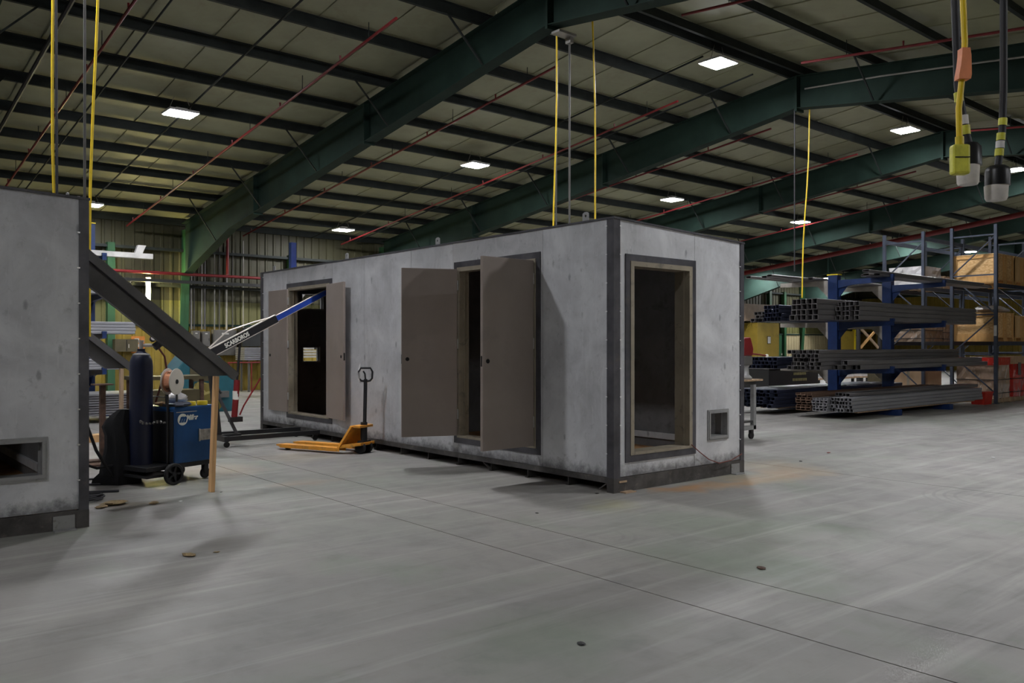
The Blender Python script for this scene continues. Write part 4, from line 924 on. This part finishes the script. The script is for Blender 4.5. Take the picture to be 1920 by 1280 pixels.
def pallet(x, y, z, sx, sy, label, group='wooden pallets'):
    t = thing('wooden_pallet', label, 'pallet', (x, y, z), 0, group)
    for k in range(6): MB().box(k*(sx-.1)/5, k*(sx-.1)/5 + .1, 0, sy, .11, .13).build('deck_board', K['wood_old'], t)
    for k in range(3): MB().box(0, sx, k*(sy-.09)/2, k*(sy-.09)/2 + .09, .02, .11).build('runner', K['wood_old'], t)
    for k in range(3): MB().box(k*(sx-.1)/2, k*(sx-.1)/2 + .1, 0, sy, 0, .02).build('base_board', K['wood_old'], t)
    return t
def wrapped(x, y, z, sx, sy, sz, m, top, label):
    t = thing('wrapped_load', label, 'wrapped load', (x, y, z), 0, 'shrink-wrapped loads')
    n = 8; b = MB(); r = random.Random(int(x*10)); rings = []
    for j in range(7):
        zz = sz*j/6; ring = []
        for (ax, ay, bx_, by) in ((0,0,sx,0), (sx,0,sx,sy), (sx,sy,0,sy), (0,sy,0,0)):
            for k in range(n): f = k/n; ring.append((ax + (bx_-ax)*f + r.uniform(-.012,.012), ay + (by-ay)*f + r.uniform(-.012,.012), zz))
        rings.append(ring)
    N_ = 4*n
    b.add([v for g in rings for v in g], [(j*N_+k, j*N_+(k+1)%N_, (j+1)*N_+(k+1)%N_, (j+1)*N_+k) for j in range(6) for k in range(N_)] + [tuple(range(6*N_, 7*N_)), tuple(reversed(range(N_)))])
    b.build('wrapped_cartons', K[m], t)
    if top: MB().box(-.015, sx + .015, -.015, sy + .015, sz - .2, sz + .012).build('top_band', K[top], t)
    for zz in (sz*.45, sz*.12): MB().box(-.018, sx + .018, -.018, sy + .018, zz, zz + .018).build('strap', K['trimdark'], t)
    return t
pallet(25.0, 9.05, 0, 1.15, 1.05, 'wooden pallet under the wrapped tan cartons'); wrapped(25.05, 9.08, .131, 1.05, 1.0, 1.12, 'wrap_card', 'wrap_red', 'shrink-wrapped tan cartons with red tops beside the front post')
pallet(26.35, 9.05, 0, 1.15, 1.05, 'wooden pallet under the wrapped red cartons')
wr = wrapped(26.38, 9.08, .131, 1.1, 1.0, 1.14, 'wrap_red', 'card', 'shrink-wrapped bright red cartons at the right picture edge')
MB().box(.32, .52, -.03, -.018, .62, .98).build('shipping_label', K['greybox'], wr)
t = thing('red_tote', 'red plastic tote on the floor beside the rack foot', 'tote', (24.2, 9.02, 0))
MB().hexa([(.03,.03,0), (.52,.03,0), (.52,.35,0), (.03,.35,0), (0,0,.30), (.55,0,.30), (.55,.38,.30), (0,.38,.30)]).build('body', K['crimson'], t)
MB().box(-.015, .565, -.015, .395, .30, .345).build('lid', K['crimson'], t, bevel=.008)
# loads of the rear row
for i, (x, z, sx, sy, sz, m, lab) in enumerate(((25.05, 1.712, 1.2, 1.1, .72, 'wrap_card', 'shrink-wrapped brown cartons on the rear rack, lower level left'), (26.4, 1.712, 1.1, 1.1, .6, 'wrap_card', 'shrink-wrapped brown cartons on the rear rack, lower level right'),
                                                (25.05, 3.312, 1.1, 1.05, .62, 'wrap_white', 'white wrapped load on the rear rack, upper level'), (25.1, .0, 1.1, 1.0, 1.05, 'card', 'plain cardboard carton on the floor under the rear rack'))):
    b = MB().box(0, sx, 0, sy, 0, sz)
    if m == 'card':
        t = thing('carton', lab, 'carton', (x, 10.98, z)); b.build('body', K[m], t, bevel=.01); MB().box(-.003, sx + .003, sy/2 - .04, sy/2 + .04, -.0, sz + .003).build('tape_strip', K['jamb'], t)
    else: wrapped(x, 10.98, z, sx, sy, sz, m, None, lab)
for k in range(3): pallet(26.4, 10.99, 3.312 + k*.132, 1.2, 1.05, '%s of three stacked wooden pallets on the rear rack' % ['lowest', 'middle', 'topmost'][k], 'stacked pallets on the rear rack')

# ================================================================== BACKGROUND, LEFT
# wall posts, lamp, panels and pipes on the back wall
for x in (7.42, 13.6, 21.3, 29.0, 36.7, 44.6, 46.2):
    MB().box(x - .11, x + .11, Y_N - .34, Y_N - .1, 0, 4.9).build('wall_post', K['green'], wb)
t = thing('wall_lamp', 'glowing fluorescent lamp strip upright on the back wall at left', 'lamp', (8.5, Y_N - .5, 3.4))
MB().box(-.07, .07, .0, .12, -.42, .42).build('housing', K['fixture'], t); MB().box(-.03, .03, .12, .44, .36, .42).build('wall_arm', K['trimdark'], t); MB().cyl((0, -.03, -.36), (0, -.03, .36), .03, n=10).build('tube', K['glow_wall'], t)
tag(MB().sweep([(7.9, Y_N - .2, 3.55), (8.1, Y_N - .2, 3.72), (8.45, Y_N - .2, 3.8)], .012, 6).build('lamp_lead', K['conduit']), 'thin cable looping from the glowing wall lamp', 'cable')
t = thing('wall_cabinet', 'dark olive wall cabinet below the yellow wall lamp glow', 'cabinet', (7.45, Y_N - .62, 1.40))
MB().box(0, .70, 0, .45, 0, .40).build('body', K['darkbox'], t); MB().box(.34, .36, -.006, 0, .02, .38).build('door_gap', K['hole'], t); MB().box(.40, .42, -.03, -.002, .12, .24).build('handle', K['edge'], t)
t = thing('notice_board', 'orange-brown notice board with papers on the back wall', 'board', (8.05, Y_N - .2, 1.35))
MB().box(0, .42, -.02, 0, 0, .55).build('panel', K['board'], t)
for a, b in ((.1, .38), (.2, .2), (.05, .1)): MB().box(a, a + .14, -.024, -.02, b, b + .1).build('paper', K['paper'], t)
for i, (x0, x1, z0, z1, m) in enumerate(((9.95, 10.20, 1.5, 2.1, 'greybox'), (10.28, 10.55, 1.55, 2.08, 'greybox'), (10.66, 11.48, 1.25, 2.14, 'greybox'))):
    t = thing('electrical_panel', ['narrow grey electrical panel beside the green column', 'small grey breaker box between two larger panels', 'wide grey electrical panel behind the hoist boom'][i], 'electrical panel', (x0, Y_N - .42, z0), 0, 'electrical panels on the back wall')
    MB().box(0, x1 - x0, 0, .22, 0, z1 - z0).build('enclosure', K[m], t, bevel=.008)
    MB().box(.03, x1 - x0 - .03, -.012, 0, .03, z1 - z0 - .03).build('door', K[m], t); MB().box((x1-x0)*.35, (x1-x0)*.65, -.016, -.012, (z1-z0)*.82, (z1-z0)*.88).build('name_plate', K['paper'], t)
    MB().box((x1-x0)*.82, (x1-x0)*.86, -.03, -.012, (z1-z0)*.4, (z1-z0)*.55).build('handle', K['trimdark'], t)
tag(MB().box(11.55, 12.75, Y_N - .75, Y_N - .25, 1.56, 2.22).build('control_cabinet', K['trimdark'], bevel=.01), 'black cabinet against the back wall right of the electrical panels', 'cabinet')
for i, x in enumerate((9.98, 10.08, 10.34, 10.44, 10.78, 10.95, 11.2, 11.42, 11.8)):
    tag(MB().cyl((x, Y_N - .20, 2.15), (x, Y_N - .20, 5.3 - .12*(i % 4)), .022 if i % 3 else .035, n=8).build('wall_conduit', K['conduit'] if i % 2 == 0 else K['greybox']), 'vertical conduit, %s from the left above the electrical panels' % ORD[i], 'conduit', 'conduits on the back wall')
tag(MB().cyl((11.15, Y_N - .42, 4.05), (11.15, Y_N - .42, 5.4), .05, n=8).build('riser_pipe', K['pipe_red']), 'red riser pipe above the electrical panels', 'pipe')
t = thing('guard_rail', 'thin red pipe guard rail before the yellow wall', 'rail', (10.7, 27.4, 0))
MB().cyl((0, 0, 1.02), (3.2, 0, 1.02), .022, n=8).build('top_rail', K['red'], t)
for x in (.05, .82, 1.7, 3.1): MB().cyl((x, 0, 0), (x, 0, 1.02), .022, n=8).build('post', K['red'], t)
t = thing('corrugated_sheet_stack', 'stack of grey corrugated sheets on trestles behind the guard rail', 'sheet stack', (11.4, 27.7, 0))
for k in range(7): MB().box(0, 1.6, 0, .8, 1.09 + k*.065, 1.09 + k*.065 + .05).build('sheet', K['tube_galv'], t)
for x in (.15, 1.4):
    for y in (.05, .7): MB().box(x, x + .06, y, y + .06, 0, 1.09).build('trestle_leg', K['greybox'], t)
# second cantilever rack with galvanised bundles
R2 = (5.16, 21.8)
t = cantilever(R2[0], R2[1], 'tall blue cantilever rack column beside the left container edge', (1.04, 1.86, 2.78, 3.64), 4.5, 1.3, True, 'cantilever rack columns at left')
G2 = 'galvanised sections on the left rack'
stack('steel_channel', 1.9, 3.95, 20.62, 1.862, 3, 4, .20, .068, 'tube_galv', 'galvanised section in the upper bundle under the near stringer', G2, 'box', seed=31, jit=.03)
stack('steel_channel', 1.9, 3.6, 20.62, 1.042, 3, 4, .20, .06, 'tube_galv', 'galvanised section in the lower bundle behind the far stringer', G2, 'box', seed=32, jit=.03)
stack('steel_channel', 2.6, 2.6, 20.7, 2.782, 3, 2, .22, .07, 'tube_galv', 'galvanised section just above the blue arm at left', G2, 'box', seed=33, jit=.03)
tag(MB().box(4.2, 6.25, 20.60, 20.77, 3.642, 3.76).build('white_tube', K['paper']), 'long white box tube lying on the top arm of the left rack', 'tube')
tag(MB().hexa([(5.85,20.62,3.762), (6.02,20.62,3.762), (6.02,20.74,3.762), (5.85,20.74,3.762), (5.92,20.62,3.95), (6.10,20.62,3.95), (6.10,20.74,3.95), (5.92,20.74,3.95)]).build('white_block', K['paper']), 'short white block on the long white tube', 'block')
# sheet pile, trestle legs, timber, machines on the floor behind the welder
t = thing('sheet_metal_pile', 'low pile of grey sheet metal on the floor behind the far stringer', 'sheet pile', (3.9, 18.6, 0))
for k in range(9): MB().box(-.02*(k % 3), 2.5 + .03*(k % 2), .01*(k % 4), 1.3, .16 + k*.05, .16 + k*.05 + .035).build('sheet', K['tube_galv'], t)
for x in (.2, 1.2, 2.2): MB().box(x, x + .1, .0, 1.3, 0, .16).build('bearer', K['wood_old'], t)
for i, (x, y) in enumerate(((2.72, 12.1), (3.12, 12.5))):
    t = thing('steel_stand', 'rusty steel stand leg behind the welding jacket, %s of two' % ('left', 'right')[i], 'stand', (x, y, 0), 0, 'rusty steel stands')
    MB().box(-.035, .035, -.035, .035, .02, 1.05).build('post', K['rust'], t); MB().box(-.28, .28, -.12, .12, 0, .025).build('base', K['rust'], t); MB().box(-.12, .12, -.12, .12, 1.05, 1.07).build('head', K['rust'], t)
tag(MB().box(3.5, 4.2, 15.0, 15.25, .0, .12).build('timber_block', K['wood']), 'short orange timber block on the floor behind the jacket', 'timber')
t = thing('teal_machine', 'teal metalworking machine behind the wire spool', 'machine', (6.5, 20.0, 0))
MB().prism([(0, 0), (1.5, 0), (1.5, .95), (1.1, 1.35), (.35, 1.35), (0, .9)], 'y', 0, .9).build('housing', K['teal'], t, bevel=.02); MB().box(.15, 1.3, -.12, 0, .35, .5).build('front_bed', K['greybox'], t)
MB().box(.4, .9, -.02, 0, .75, 1.1).build('control_face', K['darkbox'], t); MB().sweep([(.8, -.05, 1.0), (.95, -.1, .7), (1.1, -.12, .45)], .03, 8).build('hose', K['black'], t, smooth=True)
lump('tarp_heap', K['tarp'], (6.31, 17.6, 0), (.8, .55, .78), 41, 'mustard yellow tarp heaped behind the wooden prop', 'tarp')
t = thing('olive_workbench', 'low brown workbench between the cylinder and the teal machine', 'workbench', (4.6, 16.2, 0))
MB().box(0, 1.3, 0, .7, .95, 1.02).build('top', K['darkbox'], t)
for x in (.03, 1.2):
    for y in (.03, .6): MB().box(x, x + .07, y, y + .07, 0, .95).build('leg', K['rust'], t)
MB().box(.1, 1.2, .05, .6, .2, .75).build('drawer_box', K['darkbox'], t)
# things glimpsed through the far windows of the big container
t = thing('supply_bench', 'yellow-edged bench seen through the container and its far window', 'bench', (11.9, 23.6, 0))
MB().box(0, 2.2, 0, .8, .98, 1.05).build('top', K['tarp'], t)
for x in (.05, 2.05): MB().box(x, x + .08, .05, .75, 0, .98).build('leg', K['blackmetal'], t)
lump('red_canister', K['red'], (12.95, 23.9, 1.05), (.22, .22, .36), 51, 'red canister glimpsed on the bench through the container window', 'canister')
t = thing('dark_drill_press', 'dark bench drill glimpsed through the lower container window', 'drill', (12.35, 24.0, 1.05))
MB().box(-.15, .15, -.2, .2, 0, .06).cyl((0, .1, .06), (0, .1, .5), .05).box(-.14, .14, -.22, .18, .42, .72).build('body', K['blackmetal'], t)
t = thing('white_tube_bundle', 'bundle of white sections behind the bench, glimpsed through the container', 'bundle', (11.6, 25.2, 0))
for k in range(8): MB().box(0, 3.2, 0, .5, 1.2 + k*.09, 1.2 + k*.09 + .06).build('section', K['paper'], t)
for x in (.2, 2.9): MB().box(x, x + .1, 0, .5, 0, 1.2).build('trestle', K['rackblue'], t)
t = thing('blue_gantry', 'blue post with white diagonal braces glimpsed through the upper container window', 'gantry', (12.3, 25.9, 0))
MB().box(-.09, .09, -.09, .09, 0, 5.0).build('post', K['bluepaint'], t)
for a, b in (((.15, 3.0), (1.0, 4.1)), ((.55, 4.2), (1.6, 3.1))): MB().bar((a[0], .1, a[1]), (b[0], .1, b[1]), .05, .16, (0,0,1)).build('brace', K['paper'], t)

# ================================================================== BACKGROUND, RIGHT
# wheeled work cart with a red machine, half hidden by the container corner
t = thing('work_cart', 'grey steel work cart on casters just right of the container', 'cart', (11.35, 8.30, 0))
MB().box(0, 1.12, 0, .75, .93, .99).build('top', K['mill_light'], t); MB().box(.02, 1.10, .02, .73, .28, .31).build('lower_shelf', K['mill_light'], t)
for x in (.0, 1.05):
    for y in (.0, .68): MB().box(x, x + .07, y, y + .07, .16, .93).build('leg', K['lug'], t)
MB().box(.0, 1.12, .0, .07, .16, .23).box(.0, 1.12, .68, .75, .16, .23).build('bottom_rail', K['lug'], t)
for x in (.04, 1.03):
    for y in (.04, .70):
        cw = MB().lathe([(0,-.018), (.06,-.018), (.06,.018), (0,.018)], 16, Matrix.Rotation(math.pi/2, 3, 'X'), (x, y, .06)).build('caster', K['black'], t, smooth=True); MB().box(x - .03, x + .03, y - .03, y + .03, .09, .16).build('caster_fork', K['blackmetal'], cw)
t = thing('bench_machine', 'red bench machine with white-knobbed lever on the work cart', 'machine', (12.27, 8.41, 1.021))
MB().lathe([(.13,0), (.14,.03), (.09,.08), (.08,.2), (.10,.24), (0,.24)], 16).build('base', K['lug'], t, smooth=True)
MB().cbox((0,0,.32), (.24,.2,.16)).build('clamp_body', K['greybox'], t, bevel=.02)
MB().prism([(-.17,.40), (.12,.40), (.15,.52), (.06,.72), (-.12,.70)], 'y', -.10, .10).build('head', K['red'], t, bevel=.02)
lv = MB().sweep([(.1,-.05,.44), (.3,-.12,.42), (.42,-.16,.40)], .014, 8).build('lever', K['red'], t); MB().lathe([(0,-.03), (.024,-.02), (.03,0), (.024,.02), (0,.03)], 12, None, (.44,-.165,.40)).build('knob', K['white'], lv, smooth=True)
tag(MB().box(12.10, 12.60, 8.25, 8.58, .991, 1.02).build('wood_scrap', K['wood_old']), 'small wooden board under the red machine on the work cart', 'board')
# stencilled steel box behind the tubes
t = thing('stencilled_steel_box', 'dark steel job box with two lines of faded yellow stencil', 'job box', (20.45, 13.2, 0))
MB().box(0, 2.6, 0, .9, .12, .93).build('body', K['blackmetal'], t, bevel=.015); MB().box(-.02, 2.62, -.02, .92, .93, .98).build('lid', K['greybox'], t, bevel=.01)
for x in (.1, 2.3): MB().box(x, x + .2, 0, .9, 0, .12).build('skid', K['wood_old'], t)
st = MB()
for row, (z, n, x0) in enumerate(((.79, 8, 1.25), (.62, 9, 1.2))):
    for k in range(n): st.box(x0 + k*.085, x0 + k*.085 + .055, -.006, -.0005, z - .045, z + .03); 
st.build('stencil_marks', K['stencil'], t)['kind'] = 'stuff'
# benches with white sheet goods and machine beyond
for i, (x, y, sx, lab) in enumerate(((27.3, 15.6, 2.6, 'left'), (30.4, 15.6, 2.6, 'right'))):
    t = thing('wrapped_sheet_table', 'low table piled with white wrapped sheets beyond the racks, %s one' % lab, 'table', (x, y, 0), 0, 'tables of white sheets')
    MB().box(0, sx, 0, 1.2, .38, .44).build('top', K['wood_old'], t)
    for a in (.05, sx - .13):
        for b in (.05, 1.07): MB().box(a, a + .08, b, b + .08, 0, .38).build('leg', K['blackmetal'], t)
    for k in range(4): MB().box(.05 + .03*k, sx - .1 - .06*k, .05, 1.15, .44 + k*.085, .44 + k*.085 + .07).build('sheet_pack', K['wrap_white'], t)
t = thing('brown_crate_end', 'small brown machine standing among the white wrapped sheets', 'machine', (29.95, 14.6, 0)); MB().box(0, .8, 0, .6, 0, .62).build('body', K['darkbox'], t, bevel=.02); MB().box(.1, .7, .05, .55, .62, .78).build('head', K['rust'], t, bevel=.02)
# yellow partition, green door and panels along the back wall at right
dr = struct(MB().box(45.15, 46.05, Y_N - .2, Y_N - .12, 0, 2.25).build('door_1', K['green'])); MB().box(45.92, 45.98, Y_N - .26, Y_N - .2, 1.0, 1.12).build('door_handle', K['edge'], dr)
dj = MB().box(45.07, 45.15, Y_N - .24, Y_N - .1, 0, 2.33).box(46.05, 46.13, Y_N - .24, Y_N - .1, 0, 2.33).box(45.15, 46.05, Y_N - .24, Y_N - .1, 2.25, 2.33).build('door_frame', K['frame'], dr)
t = thing('yellow_enclosure', 'tall flat yellow enclosure with a small notice, right of the container', 'enclosure', (41.6, 27.6, 0))
MB().box(0, 2.2, 0, .9, 0, 2.9).build('panel', K['wallyellow'], t); nb = MB().box(1.02, 1.30, -.02, 0, 1.72, 2.10).build('notice', K['paper'], t); MB().box(.99, 1.33, -.012, 0, 1.69, 2.13).build('notice_frame', K['trimdark'], t)
tag(MB().box(40.0, 44.2, Y_N - .9, Y_N - .86, 3.0, 4.0).build('brown_wall_board', K['brown']), 'brown ribbed board above the yellow enclosure', 'board')
for i, x in enumerate((48.7, 53.6)):
    t = thing('yellow_partition', 'yellow partition panel at the far end of the hall, %s' % ('left one', 'right one')[i], 'partition', (x, 26.5, 0), 0, 'yellow partitions')
    MB().box(0, 1.9, 0, .1, 0, 2.5).build('panel', K['wallyellow'], t); MB().box(1.82, 1.95, -.05, .1, 0, 2.6).build('post', K['yellow'], t)
t = thing('timber_cross_brace', 'pair of crossed timber braces seen between the rack columns', 'brace', (33.9, 17.5, 0))
MB().bar((0, 0, 1.5), (1.5, 0, 2.35), .06, .1).build('brace', K['cratepine'], t); MB().bar((.05, .08, 2.4), (1.7, .08, 1.5), .06, .1).build('brace', K['wood_old'], t)
for x in (-.12, 1.75): MB().box(x, x + .12, 0, .12, 0, 2.6).build('post', K['blackmetal'], t)

# ================================================================== FLOOR LITTER
for i, (x, y, s, m, lab, cat) in enumerate(((2.36, 9.0, .18, 'debris', 'largest clump of tan debris on the floor by the left container', 'debris'), (2.22, 8.92, .10, 'debris', 'small tan clump beside the left container foot', 'debris'),
        (2.68, 8.80, .09, 'debris', 'faint tan clump right of the larger debris', 'debris'), (2.22, 6.45, .08, 'debris', 'tan clump alone on the open floor at lower left', 'debris'), (2.42, 6.42, .035, 'debris', 'tiny tan fleck beside the lone clump', 'debris'),
        (2.93, 8.76, .03, 'litter', 'tiny white scrap in the welder shadow', 'scrap'), (5.23, 3.44, .06, 'rust', 'small rusty scrap on the floor at lower right', 'scrap'), (5.32, 5.95, .03, 'black', 'tiny dark scrap in front of the container', 'scrap'),
        (6.52, 6.32, .035, 'black', 'dark bolt on the floor beside the near container corner', 'scrap'), (11.62, 6.49, .05, 'red', 'tiny red scrap on the floor at right', 'scrap'), (10.47, 6.26, .05, 'black', 'small dark scrap right of the rust stains', 'scrap'),
        (3.17, 3.19, .04, 'black', 'small dark scrap low on the open floor', 'scrap'), (11.6, 8.0, .06, 'litter', 'white scrap on the floor near the cart wheel', 'scrap'), (12.9, 4.7, .05, 'litter', 'white scrap on the floor at far right', 'scrap'), (3.45, 9.02, .025, 'black', 'small dark nut beside the wooden prop foot', 'scrap'))):
    lump('floor_scrap', K[m], (x, y, 0), (s*1.4, s, s*.25), 60 + i, lab, cat, i*.7, n=(10, 6))
